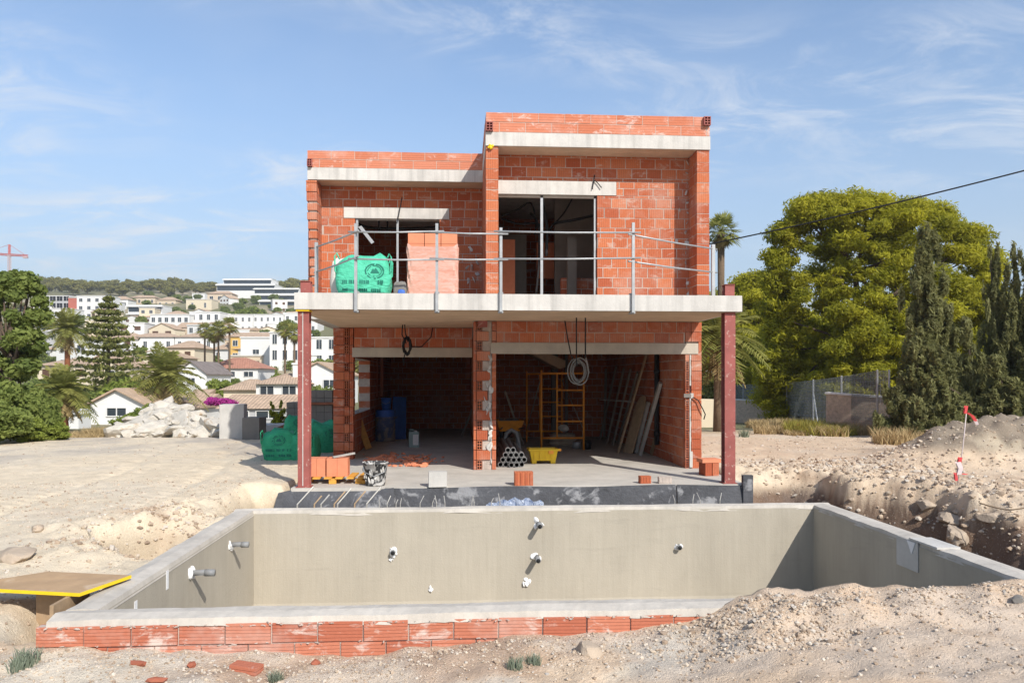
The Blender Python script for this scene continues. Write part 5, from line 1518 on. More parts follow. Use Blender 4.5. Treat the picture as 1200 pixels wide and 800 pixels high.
for u,vt,d,w,l in ((1074,395,24,.80,'bushy low cypress at the left end of the row by the fence post'),(1094,405,23.6,.95,'broad low cypress with pale tips'),(1135,372,24.2,.80,'dark low cypress behind the marker stake'),(1172,415,23.2,.95,'low cypress with drooping pale sprays'),(1205,410,23,.95,'low cypress at the right edge')):
    x,y=at_d(u,d); z=gz1(x,y); H=zat(vt,d)-z; put(cy2,'cy2',l,'cypress tree',(x,y,z-.05),(w,w,H/3.6),u*.5)
# ---- palms
def palm(name,label,loc,h,fl,nf,mat='palm',bark='palmbark',tr=.18,fan=False,seed=1,dead=8,droop=1.0,leafw=.05,nl=22,lean=0,up=None):
    q=random.Random(seed); root=thing(name,label,'palm tree',loc)
    mb=MB(); top=Vector((lean,0,h))
    mb.tube([(0,0,-.3),(lean*.3,0,h*.35),(lean*.7,0,h*.7),top],[tr*1.25,tr,tr*.95,tr*1.05],10); mb.build('trunk',M[bark],root,True)
    for part_n,cnt,m in (('crown',nf,mat),('dry_frond_skirt',dead,'palmdead')):
        if not cnt: continue
        mb=MB()
        for k in range(cnt):
            a=k*2.39996+q.uniform(-.25,.25); el=-.35+1.75*((k+.5)/cnt)**.9 if part_n=='crown' else q.uniform(-1.3,-.6)
            L=fl*q.uniform(.8,1.1)*(1 if part_n=='crown' else .7)
            dirv=Vector((math.cos(a)*math.cos(el),math.sin(a)*math.cos(el),math.sin(el)))
            side=Vector((-math.sin(a),math.cos(a),0)); rn=q.random()
            pts=[]; n=nl
            for i in range(n+1):
                t=i/n; p=top+dirv*L*t+Vector((0,0,-L*.55*droop*t*t*(math.cos(el)*.8+.25))); pts.append(p)
            if fan:
                c=pts[n//2]; fd=(pts[n//2+1]-pts[n//2-1]).normalized()
                mb.tube([top,pts[n//4],c],[.02,.015,.012],4,rn)
                upv=fd.cross(side).normalized()
                for i in range(15):
                    an=-1.5+3.0*i/14; r=L*.55*(.75+.25*math.cos(an)); 
                    t1=c+(fd*math.cos(an)+side*math.sin(an))*r+Vector((0,0,-r*.25*q.uniform(.5,1.3)))
                    w=(fd*-math.sin(an)+side*math.cos(an))*L*.035
                    mb.face([c,c+(t1-c)*.6-w,t1,c+(t1-c)*.6+w],None,min(1,max(0,rn+q.uniform(-.25,.25))))
            else:
                mb.tube(pts[::3]+[pts[-1]],[.022]*len(pts[::3])+[.006],4,rn)
                for i in range(2,n):
                    t=i/n; p=pts[i]; fd=(pts[i+1]-pts[i-1]).normalized(); ln=L*.30*math.sin(math.pi*min(1,.18+t*.78))**.7
                    for s in (-1,1):
                        dv=(side*s*.85+fd*.5+Vector((0,0,.18-.45*t*q.random()))).normalized()
                        e=p+dv*ln*q.uniform(.85,1.1)+Vector((0,0,-ln*.2)); w=fd*leafw*.5
                        m_=(p+e)/2+Vector((0,0,ln*.06))
                        mb.face([p-w*.5,m_-w,e,m_+w],None,min(1,max(0,rn+q.uniform(-.3,.3))))
        mb.build(part_n,M[m],root)
    return root
def pal(name,label,u,vc,d,fl,nf,**k):
    x,y=at_d(u,d); z=gz1(x,y); return palm(name,label,(x,y,z),zat(vc,d)-z,fl,nf,**k)
pal('fan_palm','tall fan palm rising behind the right corner of the house',845,272,48,1.45,34,fan=True,seed=3,dead=14,tr=.22,droop=.7)
pal('palm_tree','feather palm drooping beside the right steel column',842,395,29,2.2,40,seed=4,dead=10,leafw=.075)
pal('palm_tree','low feather palm with yellowing fronds right of the steel column',872,432,54,2.8,30,seed=5,dead=14,leafw=.08,nl=18)
pal('palm_tree','date palm with golden fronds in front of the white gabled house',194,441,62,3.3,52,seed=6,dead=8,leafw=.13,droop=.9)
pal('palm_tree','slender palm with a reddish trunk in front of the cream villa',79,386,72,2.6,34,seed=7,bark='redbark',dead=10,leafw=.13,tr=.25)
pal('palm_tree','bushy palm with a brown skirt beside the big leafy tree',73,458,44,2.1,44,seed=8,bark='redbark',dead=22,tr=.3,leafw=.09)
pal('palm_tree','small palm on the right behind the wire fence',858,462,54,1.8,18,seed=9,dead=3,leafw=.07,nl=16)
for k,(u,v,l) in enumerate(((240,387,'leftmost of the three slim fan palms on the hillside'),(251,392,'middle of the three slim fan palms on the hillside'),(256,387,'rightmost of the three slim fan palms on the hillside'),(269,382,'fan palm standing before the ochre terrace'),(334,386,'left fan palm of the pair by the steel column'),(345,390,'right fan palm of the pair by the steel column'))):
    pal('fan_palm',l,u,v,128-k*2,2.0,26,fan=True,seed=20+k,dead=6,tr=.16)
# ---- near left tree and shrubs
def left_tree():
    d=24; xb,yb=at_d(12,d); zb=gz1(xb,yb)
    root=thing('broadleaf_tree','dense dark green leafy tree at the left edge of the yard','tree',(xb,yb,zb))
    g=np.random.default_rng(77); L=[]
    prof=[(322,14,26),(335,-15,45),(352,-40,50),(375,-50,53),(400,-60,50),(425,-60,46),(450,-60,40),(475,-60,42),(505,-60,38)]
    for _ in range(150):
        i=g.integers(0,len(prof)-1); t=g.random(); v=prof[i][0]*(1-t)+prof[i+1][0]*t
        a=prof[i][1]*(1-t)+prof[i+1][1]*t; b=prof[i][2]*(1-t)+prof[i+1][2]*t
        s=g.uniform(-1,1); u=(a+b)/2+(b-a)/2*s*.96; half=(b-a)/2/F*d
        off=g.uniform(-1,1)*half*math.sqrt(1-s*s)*.9
        x,y=at_d(u,d+off); r=g.uniform(.14,.34); L.append((x-xb,y-yb,zat(v,d+off)-zb,r,r,r*.8))
    n=42000; P,dd,tone=clump_points(L,n,g,.75)
    me=leaf_mesh('crown',P,.10*g.uniform(.5,1.4,n),.1+.6*tone+.15*g.normal(size=n),M['broad'],1.7,np.stack([dd[:,0]*.8,dd[:,1]*.8,dd[:,2]*.8+.3],1),7)
    c=bpy.data.objects.new('crown',me); COL.objects.link(c); c.parent=root
    mb=MB(); mb.tube([(0,0,-.3),(.1,0,1.0),(-.05,.1,2.0),(.0,.0,3.2),(.15,0,4.2)],[.17,.15,.12,.08,.03],8)
    q=random.Random(3)
    for l in q.sample(L,24): mb.tube([(0,0,q.uniform(1,3)),Vector(l[:3])*.6+Vector((0,0,.6)),Vector(l[:3])],[.06,.04,.012],5)
    mb.build('trunk',M['bark'],root,True)
left_tree()
bs=make_tree('bush','round',2.0,1.5,.03,34,9000,.085,M['bush'],81,name='shrub')
bd=make_tree('bushd','round',2.0,1.6,.03,34,9000,.085,M['broad'],82,name='shrub')
for root,key,u,vt,d,w,l in ((bd,'bd',12,447,22.5,1.0,'dark bush under the big leafy tree'),(bd,'bd',42,455,23.5,.75,'dark bush right of the leafy tree foot'),(bs,'bs',62,488,23,.48,'light green bush at the yard edge'),(bs,'bs',30,482,22,.55,'fresh green bush low in front of the leafy tree'),(bd,'bd',-8,470,21,.8,'dark bush at the left frame edge'),(bs,'bs',45,470,25,.6,'light bush between the leafy tree and the bushy palm'),
    (bs,'bs',170,474,33,.95,'green hedge shrub left of the boulder heap'),(bs,'bs',190,470,36,.95,'green hedge shrub rising behind the boulder heap'),(bs,'bs',150,480,34,.8,'low green hedge shrub in front of the small white house')):
    x,y=at_d(u,d); z=gz1(x,y); H=zat(vt,d)-z; put(root,key,l,'shrub',(x,y,z-.05),(w,w,max(.4,H/1.5)),u*.4)
fl=make_tree('lime','cypress',.75,1.25,.03,40,5000,.06,M['lime'],83,aspect=2,name='conifer')
for u,d,s,l in ((321,27,1.0,'left one of the two small lime conifers behind the yard'),(329,27.3,1.05,'right one of the two small lime conifers behind the yard'),(276,30,.55,'tiny lime conifer near the big concrete block')):
    x,y=at_d(u,d); put(fl,'fl',l,'conifer',(x,y,gz1(x,y)),s,u)
bg=make_tree('bougain','flat',3.4,1.2,.04,40,6000,.12,M['magenta'],84,name='bougainvillea')
x,y=at_d(257,52); put(bg,'bg','magenta bougainvillea bush beside a tiled roof','shrub',(x,y,zat(474,52)-.3),(.62,.62,.75))
# norfolk pine
def norfolk():
    d=78; x,y=at_d(127,d); z=gz1(x,y); H=zat(350,d)-z; q=random.Random(5)
    root=thing('norfolk_pine','tiered dark norfolk pine towering over the cream villa','tree',(x,y,z))
    mb=MB(); mb.tube([(0,0,-.5),(0,0,H*.5),(0,0,H)],[.28,.17,.03],8); mb.build('trunk',M['bark'],root,True)
    P=[];rn=[]
    for k in range(15):
        t=.14+.86*k/14; zz=H*t; R_=4.2*(1-t)**.75+.25; a0=q.random()*6
        for j in range(7):
            a=a0+j*.9+q.uniform(-.1,.1)
            for i in range(55):
                s=q.random()**.7; wv=.10*R_*(1-s*.3)+.12
                P.append((R_*s*math.cos(a)+q.gauss(0,wv),R_*s*math.sin(a)+q.gauss(0,wv),zz+.16*R_*s*s-.06*R_*s+q.gauss(0,.10))); rn.append(q.random())
    P=np.array(P); me=leaf_mesh('crown',P,np.full(len(P),.26),np.array(rn),M['fir'],1.8,None,3)
    c=bpy.data.objects.new('crown',me); COL.objects.link(c); c.parent=root
norfolk()
# ---- ridge pines and hillside trees
rp=make_tree('ridge','round',7.5,8.0,.25,36,2600,.55,M['pine_dull'],91,name='pine_tree',base=1.5)
rp2=make_tree('ridge2','round',8.0,7.0,.25,36,2600,.55,M['pine_dull'],92,name='pine_tree',base=1.5)
q=random.Random(17)
RIDGE=[]
for k in range(74):
    u=48+ (255-48)*(k+q.random()*.9)/74; RIDGE.append((u,q.uniform(500,700),q.uniform(.8,1.35)))
for k in range(18):
    u=316+54*(k+q.random())/18; RIDGE.append((u,q.uniform(530,640),q.uniform(.85,1.4)))
for k,(u,d,s) in enumerate(RIDGE):
    x,y=at_d(u,d); r_=(rp,rp2)[k%3==0]
    put(r_,('rp','rp2')[k%3==0],'olive green pine in the wood along the far ridge','pine tree',(x,y,gz1(x,y)-.6),(s*q.uniform(.9,1.3),s*1.1,s*q.uniform(.85,1.15)),q.uniform(0,6),'pines along the ridge')
for k in range(60):                                   # scrub trees either side of the town, seen past the house from other spots
    u=q.choice((q.uniform(-260,40),q.uniform(395,560),q.uniform(830,1150))); d=q.uniform(120,430)
    x,y=at_d(u,d); put(rp,'rp','olive green tree on the open slope beside the hillside town','tree',(x,y,gz1(x,y)-.5),(q.uniform(.7,1.1),q.uniform(.7,1.1),q.uniform(.6,1.0)),q.uniform(0,6),'trees on the open slopes')
ht=make_tree('hill','round',6,5.5,.2,40,3600,.42,M['broad'],93,name='garden_tree')
ht2=make_tree('hill2','round',6,5.0,.2,40,3600,.42,M['bush'],94,name='garden_tree')
HT=[(92,384,300,1.0,0),(108,386,250,.9,0),(140,385,260,.8,1),(172,384,280,.8,1),(190,385,260,1.0,1),(186,382,300,.7,0),(228,380,310,.8,0),(205,358,370,.9,0),(212,362,360,.8,0),(246,365,330,.8,0),(272,366,330,1.1,1),(285,368,330,1.4,1),(296,366,335,1.3,1),(262,366,340,1.0,0),(280,358,380,1.0,0),(300,352,430,1.0,0),(325,352,420,1.0,0),(336,385,270,1.1,0),(338,372,290,1.1,0),(216,418,150,.62,1),(228,418,150,.6,1),(238,419,150,.52,0),(262,420,150,.6,1),(258,448,96,.62,1),(147,470,74,.72,1),(172,415,140,.9,0),(137,425,110,.85,1),(152,440,90,.6,0),(160,430,108,.6,1),(103,452,72,.5,0),(60,440,105,.7,0),(50,452,80,.7,0),(100,440,95,.5,0),(372,418,140,.8,0),(380,410,150,1.0,1),(385,400,190,1.0,0),(374,452,84,.5,0),(365,395,210,.9,1),(192,360,380,.7,0),(130,366,360,.7,0),(60,378,330,.9,0),(220,352,430,.9,0),(232,350,460,.8,0),(310,384,250,.7,0),(255,392,230,.7,0),(165,398,200,.6,1),(288,395,220,.6,0),(250,408,170,.6,0),(225,462,70,.42,0),(280,470,62,.4,1),(92,466,60,.45,0),(120,455,74,.45,0),(210,440,105,.5,0)]
for k in range(150):
    vv=q.uniform(352,470); dd_=float(np.interp(-vv,-PV[4:19],PD[4:19])); HT.append((q.uniform(45,375),vv,dd_+q.uniform(6,14),q.uniform(.35,.75)*(.55+dd_/500),q.randrange(2)))
for k,(u,vb,d,s,m) in enumerate(HT):
    x,y=at_d(u,d); put((ht,ht2)[m],('ht','ht2')[m],('dark green garden tree among the hillside villas','bright green garden tree among the hillside villas')[m],'tree',(x,y,gz1(x,y)-.2),(s*q.uniform(.9,1.2),s,s*q.uniform(.8,1.1)),q.uniform(0,6),('dark garden trees on the hillside','bright garden trees on the hillside')[m])
# distant tree seen left of the pine, over the house
# ---- grass and weeds
def tuft(n,r,h,mat,seed,name='grass_tuft',w=.02):
    g=random.Random(seed); mb=MB()
    for k in range(n):
        a=g.uniform(0,6.28); rr=r*g.random()**.5; x,y=rr*math.cos(a),rr*math.sin(a); hh=h*g.uniform(.5,1.1); lx,ly=g.gauss(0,.28)*hh,g.gauss(0,.28)*hh
        b=g.uniform(0,6.28); dx,dy=w*math.cos(b),w*math.sin(b)
        mb.face([(x-dx,y-dy,-.03),(x+dx,y+dy,-.03),(x+lx*.5+dx*.7,y+ly*.5+dy*.7,hh*.6),(x+lx*.5-dx*.7,y+ly*.5-dy*.7,hh*.6)],None,g.random())
        mb.face([(x+lx*.5-dx*.7,y+ly*.5-dy*.7,hh*.6),(x+lx*.5+dx*.7,y+ly*.5+dy*.7,hh*.6),(x+lx*1.2,y+ly*1.2,hh)],None,g.random())
    return mb.build(name,M[mat])
tg=tuft(420,.75,.75,'drygrass',1); tw=tuft(420,.8,.8,'weed',2,'weed_clump')
first={}
def putmesh(o,key,label,cat,loc,s,rz,group):
    if key not in first: first[key]=1; c=o
    else: c=o.copy(); COL.objects.link(c)
    c.location=loc; c.scale=s if isinstance(s,tuple) else (s,)*3; c.rotation_euler=(0,0,rz); tag(c,label,cat,group); return c
q=random.Random(23)
for k in range(22):
    u=q.uniform(880,1048); d=q.uniform(24.5,36)
    if u>925 and d>31: d=q.uniform(24.5,29)
    x,y=at_d(u,d); putmesh(tg,'tg','clump of dry straw coloured grass along the foot of the wire fence','grass',(x,y,gz1(x,y)),(q.uniform(.5,1.0),q.uniform(.5,1.0),q.uniform(.25,.65)),q.uniform(0,6),'dry grass clumps along the fence')
for k in range(9):
    u=q.uniform(935,985); d=q.uniform(25,29); x,y=at_d(u,d); putmesh(tw,'tw','yellow green weed clump under the braced fence post','weed',(x,y,gz1(x,y)),(q.uniform(.6,1.0),.8,q.uniform(.35,.75)),q.uniform(0,6),'yellow weeds by the fence')
for k in range(9):
    u=q.uniform(92,146); d=q.uniform(24.5,27); x,y=at_d(u,d); putmesh(tg,'tg','clump of dry grass on the yard edge left of the boulders','grass',(x,y,gz1(x,y)-.05),(q.uniform(.4,.8),q.uniform(.4,.8),q.uniform(.2,.6)),q.uniform(0,6),'dry grass on the left yard edge')
for k in range(12):
    u=q.uniform(1040,1200); d=q.uniform(21,23); x,y=at_d(u,d); putmesh(tg,'tg','clump of dry grass at the feet of the cypresses','grass',(x,y,gz1(x,y)-.05),q.uniform(.3,.7),q.uniform(0,6),'dry grass under the cypresses')
sw=tuft(90,.11,.17,'sageweed',5,'weed_plant',.007)
for u,v,s,l in ((32,778,.8,'grey green weed at the lower left in the foreground dirt'),(22,786,.6,'small grey green weed left of the larger one'),(566,746,.3,'little green weed at the foot of the pool brick face'),(625,778,.5,'dull weed in the middle of the foreground dirt'),(604,782,.5,'tiny weed beside the dull one in the middle foreground'),(323,798,.5,'green sprout at the very bottom of the foreground'),(872,512,1.6,'small green weed in the dirt right of the steel column')):
    z=-.3
    for _ in range(8): p=at_z(u,v,z); z=z*.5+.5*gz1(p.x,p.y)
    putmesh(sw,'sw',l,'weed',(p.x,p.y,gz1(p.x,p.y)),s,u,None)
# ================================================================== FENCE AND LOW WALLS ON THE RIGHT
FP=[(1042,24.6,433,508),(1028.2,25.3,433,507.5),(986,29,440,499),(953,32.5,444.5,494),(922,36.5,447.5,494),(897,40.5,449,488),(871,45,450,486),(845,50,451,484),(820,56,452,482)]
fx=[]
for u,d,vt,vb in FP:
    x,y=at_d(u,d); fx.append((x,y,gz1(x,y),zat(vt,d)))
fence=thing('wire_fence','grey wire mesh fence on steel posts crossing the right of the plot','fence',(fx[2][0],fx[2][1],fx[2][2]))
FO=Vector(fence.location)
def fpart(mb,name,m):
    mb.v=[tuple(Vector(p)-FO) for p in mb.v]; return mb.build(name,m,fence)
for k,(x,y,z,zt) in enumerate(fx):
    mb=MB(); mb.tube([(x,y,z-.3),(x,y,zt)],.035,8); fpart(mb,'post',M['zinc'])
x,y,z,zt=fx[3]; dx=fx[2][0]-x; dy=fx[2][1]-y; n=math.hypot(dx,dy)
mb=MB(); mb.tube([(x,y,zt-.55),(x+dx/n*.75,y+dy/n*.75,z)],.03,8); fpart(mb,'brace',M['zinc'])
mb=MB()
for a,b in zip(fx,fx[1:]):
    a_=Vector(a[:2]+(0,)); b_=Vector(b[:2]+(0,)); L=(b_-a_).length; nv=int(L/.16); nh=13
    for i in range(nv):
        p=a_+(b_-a_)*(i/nv); t=i/nv; z0=a[2]+(b[2]-a[2])*t+.1; z1=a[3]+(b[3]-a[3])*t-.04
        mb.tube([(p.x,p.y,z0),(p.x,p.y,z1)],.0045,3,cap=False)
    for j in range(nh+1):
        t=j/nh; za=a[2]+.1+(a[3]-.14-a[2])*t; zb=b[2]+.1+(b[3]-.14-b[2])*t
        mb.tube([(a[0],a[1],za),(b[0],b[1],zb)],.0045,3,cap=False)
fpart(mb,'wire_mesh',M['zinc'])
def net_mat():
    t=NT('grey_shade_net'); t.color((.20,.22,.215)); t.rough(.8)
    tr=t.new('ShaderNodeBsdfTransparent'); mx=t.new('ShaderNodeMixShader')
    o=t.coord(); n=t.noise(o,60,2,.5); t.link(t.ramp(n,[(.42,.25),(.6,.62)]),mx.inputs[0]); t.link(tr.outputs[0],mx.inputs[1]); t.link(t.b.outputs[0],mx.inputs[2]); t.link(mx.outputs[0],t.n['Material Output'].inputs[0]); return t.m
M['net']=net_mat()
mb=MB()
for a,b in zip(fx,fx[1:]):
    mb.face([(a[0],a[1]+.05,a[2]+.45),(b[0],b[1]+.05,b[2]+.45),(b[0],b[1]+.05,b[3]-.05),(a[0],a[1]+.05,a[3]-.05)])
fpart(mb,'shade_net',M['net'])
def lowwall(u0,d0,u1,d1,vt0,vt1,label,mat,cap=True,th=.22):
    a=Vector(at_d(u0,d0)+(0,)); b=Vector(at_d(u1,d1)+(0,)); za,zb=zat(vt0,d0),zat(vt1,d1)
    n=(b-a).normalized(); s=Vector((-n.y,n.x,0))*th
    if s.y<0: s=-s
    t=thing('low_wall',label,'wall',((a.x+b.x)/2,(a.y+b.y)/2,gz1(a.x,a.y)-.3)); o=Vector(t.location)
    mb=MB(); zl=o.z
    P=[a+Vector((0,0,zl)),b+Vector((0,0,zl)),b+Vector((0,0,zb)),a+Vector((0,0,za))]
    mb.prism([p-o for p in P],s,.5); mb.build('wall_body',mat,t)
    if cap:
        mb=MB(); e=n*.03; s2=s.normalized()*.03
        P=[a-e-s2+Vector((0,0,za+.002)),b+e-s2+Vector((0,0,zb+.002)),b+e-s2+Vector((0,0,zb+.07)),a-e-s2+Vector((0,0,za+.07))]
        mb.prism([p-o for p in P],s+s2*2,.5); mb.build('coping_stone',M['wallwhite'],t)
M['rubblewall']=simple('rubble_stone_wall',(.64,.51,.38),.9,9,.4,.7,.03)
lowwall(968,28.6,1044,26.8,461.5,467,'beige rubble wall with a white cap nearest the cypresses',M['rubblewall'])
lowwall(846,41,921,38,468,472,'longer low rubble wall with a white cap beyond the right steel column',M['rubblewall'])
lowwall(905,37.6,921,37.6,472,472.5,'white rendered end block of the far low wall',M['wallwhite'],False,.5)
lowwall(921,40.5,935,40,480,481,'low grey wall stub between the two rubble walls',M['wallgrey'],False)
lowwall(815,34,852,34,467,468,'pale rendered garden wall behind the right brick corner',M['wallcream'],False)
p=at_d(938,26.4); z=gz1(*p)
mb=MB(); mb.box(-.22,.22,-.12,.12,0,.24,.5); mb.lathe([(0,0),(.13,0),(.13,.20),(0,.20)],12,(.12,-.14,.06)); mb.lathe([(0,0),(.06,0),(.06,.1),(0,.1)],10,(-.1,-.1,.24)); o=mb.build('plate_compactor',M['redtape'],None,False,(p[0],p[1],z),.02); tag(o,'small dark red machine left in the weeds near the fence','machine')
# ================================================================== HILLSIDE HOUSES
def villa(u0,u1,vt,vb,label,wall='wallwhite',roof='flat',rows=1,cols=3,dep=9,tile='tile',name='villa',win='glass',rz=0,d=None,roofh=.28,chim=False,wh=.42,ww=.5,bands=False,z0=None,cat='house',base_extra=3,arch=False,win_v=.30):
    """house whose front spans the photo columns u0..u1; base height follows the terrain"""
    if d is None: d=float(np.interp(-vb,-PV[4:19],PD[4:19]))
    xa,ya=at_d((u0+u1)/2,d); z=zat(vb,d)-.15
    W=(u1-u0)/F*d; H=(vb-vt)/F*d+.15
    t=thing(name,label,cat,(xa,ya,z),-YAW+rz)
    body_h=H if roof=='flat' else H*(1-roofh)
    mb=MB(); mb.box(-W/2,W/2,0,dep,-base_extra,body_h,.5); w=mb.build('wall',M[wall],t)
    if roof=='flat':
        mb=MB(); mb.box(-W/2-.15,W/2+.15,-.2,dep+.2,body_h+.004,body_h+.28,.5); mb.build('roof',M['wallwhite'] if wall in('wallwhite','wallgrey') else M['roofwhite'],t)
    elif roof=='hip':
        mb=MB(); e=.45; h=H-body_h; r=min(W,dep)*.38; zb_=body_h+.005
        A=[Vector((-W/2-e,-e,zb_)),Vector((W/2+e,-e,zb_)),Vector((W/2+e,dep+e,zb_)),Vector((-W/2-e,dep+e,zb_))]
        B=[Vector((-W/2+r,dep/2,zb_+h)),Vector((W/2-r,dep/2,zb_+h))]
        def F4(p): 
            l=(p[1]-p[0]).length; mb.face(p,[(0,0),(l,0),(l*.8,3),(l*.2,3)][:len(p)])
        F4([A[0],A[1],B[1],B[0]]); F4([A[2],A[3],B[0],B[1]]); F4([A[1],A[2],B[1]]); F4([A[3],A[0],B[0]]); mb.face(A[::-1])
        rf=mb.build('roof',M[tile],t)
    elif roof in('gable','gablex'):
        h=H-body_h; e=.3; zb_=body_h
        if roof=='gable':      # gable end faces the viewer
            mb=MB(); mb.prism([Vector((-W/2,.0,zb_+.003)),Vector((W/2,0,zb_+.003)),Vector((0,0,zb_+h))],(0,dep,0),.5); mb.build('gable_end',M[wall],t)
            mb=MB()
            for s in (-1,1):
                a=Vector((0,-e,zb_+h+.02)); b=Vector((s*(W/2+e),-e,zb_-.12)); l=dep+2*e
                P=[a,b,b+Vector((0,l,0)),a+Vector((0,l,0))]
                if s>0: P=P[::1]
                mb.face(P,[(0,0),(0,4),(l,4),(l,0)]); up=Vector((0,0,.14))
                mb.face([p+up for p in P],[(0,0),(0,4),(l,4),(l,0)]); mb.face([a,b,b+up,a+up]); mb.face([b,b+Vector((0,l,0)),b+Vector((0,l,0))+up,b+up])
            mb.build('roof',M[tile],t)
        else:
            mb=MB(); a=[Vector((-W/2-e,-e,zb_+.01)),Vector((W/2+e,-e,zb_+.01)),Vector((W/2+e,dep/2,zb_+h)),Vector((-W/2-e,dep/2,zb_+h))]; mb.face(a,[(0,0),(W,0),(W,4),(0,4)])
            b=[Vector((W/2+e,dep+e,zb_+.01)),Vector((-W/2-e,dep+e,zb_+.01)),a[3],a[2]]; mb.face(b,[(0,0),(W,0),(W,4),(0,4)])
            mb.face([a[0],a[3],b[1]]); mb.face([a[1],b[0],a[2]]); mb.face([a[1],a[0],b[1],b[0]]); mb.build('roof',M[tile],t)
    fh=body_h/rows
    for r_ in range(rows):
        if bands:
            mb=MB(); mb.box(-W/2-.5,W/2+.5,-1.2,-.003,r_*fh+fh*.82,r_*fh+fh*.98,.5); mb.build('balcony',M['wallwhite'],t)
            mb=MB(); mb.box(-W/2+.3,W/2-.3,-.06,-.004,r_*fh+fh*.2,r_*fh+fh*.8,.5); mb.build('window_band',M['glass'],t); continue
        for c in range(cols):
            cx=-W/2+W*(c+.5)/cols; w2=W/cols*ww/2
            z0_,z1_=r_*fh+fh*win_v,r_*fh+fh*(win_v+wh)
            mb=MB(); f=.07
            for bx in ((cx-w2-f,cx+w2+f,z1_,z1_+f),(cx-w2-f,cx+w2+f,z0_-f,z0_),(cx-w2-f,cx-w2,z0_,z1_),(cx+w2,cx+w2+f,z0_,z1_),(cx-.03,cx+.03,z0_,z1_)): mb.box(bx[0],bx[1],-.09,-.003,bx[2],bx[3],.5)
            wi=mb.build('window',M['wallwhite'] if win!='shutter' else M['shutter'],t)
            mb=MB(); mb.box(cx-w2,cx+w2,-.03,-.0035,z0_,z1_,.5); pn_=mb.build('pane',M[win],None); pn_.parent=wi
    if chim:
        mb=MB(); cx=chim if isinstance(chim,float) else W*.25
        mb.box(cx-.4,cx+.4,dep*.3,dep*.3+.8,body_h*.8,H+.9,.5); mb.box(cx-.5,cx+.5,dep*.3-.1,dep*.3+.9,H+.903,H+1.1,.5); mb.build('chimney',M['wallwhite'],t)
    return t
V=villa
V(106,168,457,493,'small white gabled house with a barred window just below the yard','wallwhite','gable',1,1,7,wh=.40,ww=.36,roofh=.42,name='cottage',base_extra=2,d=58,win_v=.38)
V(166,236,462,492,'low annex with an orange tiled roof behind the boulder heap','wallwhite','gablex',1,2,6,roofh=.5,d=64,name='annex')
V(258,372,463,492,'long low house with an orange tiled roof behind the concrete block','wallgrey','gablex',1,3,7,roofh=.5,d=60,wh=.5,ww=.75,name='annex')
V(54,92,485,500,'low white terrace wall with a flat top beside the cottage','wallwhite','flat',1,1,1.5,d=50,wh=.01,ww=.1,name='terrace_block',cat='building')
V(300,352,437,472,'white villa with a wide balcony window and tiled roof near the steel column','wallwhite','hip',1,2,9,d=80,roofh=.35,wh=.6,ww=.6,chim=True)
V(345,400,425,480,'white villa wing partly hidden behind the left steel column','wallwhite','gable',2,2,9,d=84,roofh=.25)
V(262,304,444,476,'beige villa with a brown window under a tiled roof','wallcream','hip',1,1,8,d=88,roofh=.38,win='shutter',ww=.3)
V(222,240,456,476,'small cream annex with a tiled porch roof','wallcream','gablex',1,1,5,d=92,roofh=.35)
V(206,242,424,470,'white gabled house with one round topped window','wallwhite','gable',2,1,9,tile='tilegrey',d=104,roofh=.3,ww=.25)
V(238,302,418,444,'house with a red tiled roof in the middle of the slope','wallwhite','hip',1,3,9,tile='tilered',d=126,roofh=.5)
V(168,206,410,450,'cream villa with a lower tiled porch','wallcream','hip',2,2,9,win='shutter',d=130,roofh=.22,ww=.4)
V(196,228,398,440,'cream villa with a tower room and a tiled roof','wallcream','hip',2,2,9,win='shutter',d=140,roofh=.22,ww=.35)
V(44,104,418,462,'wide cream villa with two tiers of tiled roof at the left','wallcream','hip',2,3,10,tile='tile',win='shutter',d=112,roofh=.22,ww=.35)
V(96,140,416,466,'pale cream villa behind the norfolk pine','wallcream','gable',2,2,10,d=116,roofh=.25)
V(268,330,388,424,'ochre terrace house with tiled eaves','wallyellow','gablex',2,4,10,d=176,roofh=.18,ww=.35)
V(282,318,396,422,'white garden wall block before the ochre terrace','wallwhite','flat',1,1,8,d=168,wh=.2,ww=.2,name='terrace_block',cat='building')
V(316,352,390,426,'white cube house with three tall dark windows','wallwhite','flat',2,3,9,d=162,ww=.42,wh=.6)
V(352,396,396,432,'white cube house seen between the steel column and the brick pier','wallwhite','flat',2,3,9,d=165,ww=.42,wh=.6)
V(355,398,424,448,'tiled roof house right of the steel column','wallwhite','gablex',1,3,9,d=128,roofh=.5)
V(150,204,389,412,'white terrace house with a brown tiled roof, left of its twin','wallwhite','hip',1,4,9,d=206,roofh=.25,ww=.3)
V(205,250,389,412,'white terrace house with a brown tiled roof, right of its twin','wallwhite','hip',1,4,9,d=206,roofh=.25,ww=.3)
V(46,80,388,416,'pale blue grey block at the left behind the leafy tree','wallgrey','flat',2,3,9,d=200,ww=.5)
V(84,118,390,416,'white and blue block left of the norfolk pine','wallwhite','hip',2,3,9,d=205,ww=.45,roofh=.2)
V(118,150,392,412,'low white block right of the norfolk pine','wallwhite','flat',1,3,9,d=212,ww=.5)
V(176,222,369,392,'long white modern villa, left half of the middle row','wallwhite','flat',2,6,10,d=272,ww=.5,wh=.45)
V(222,258,366,390,'long white modern villa, right half of the middle row','wallwhite','flat',2,4,10,d=276,ww=.4,wh=.5)
V(258,296,369,390,'white row house with narrow windows, left of a pair','wallwhite','flat',2,5,10,d=284,ww=.3)
V(296,332,369,389,'white row house with narrow windows, right of a pair','wallwhite','flat',2,5,10,d=286,ww=.3)
V(332,372,367,390,'white row house behind the top of the steel column','wallwhite','flat',2,4,10,d=288,ww=.3)
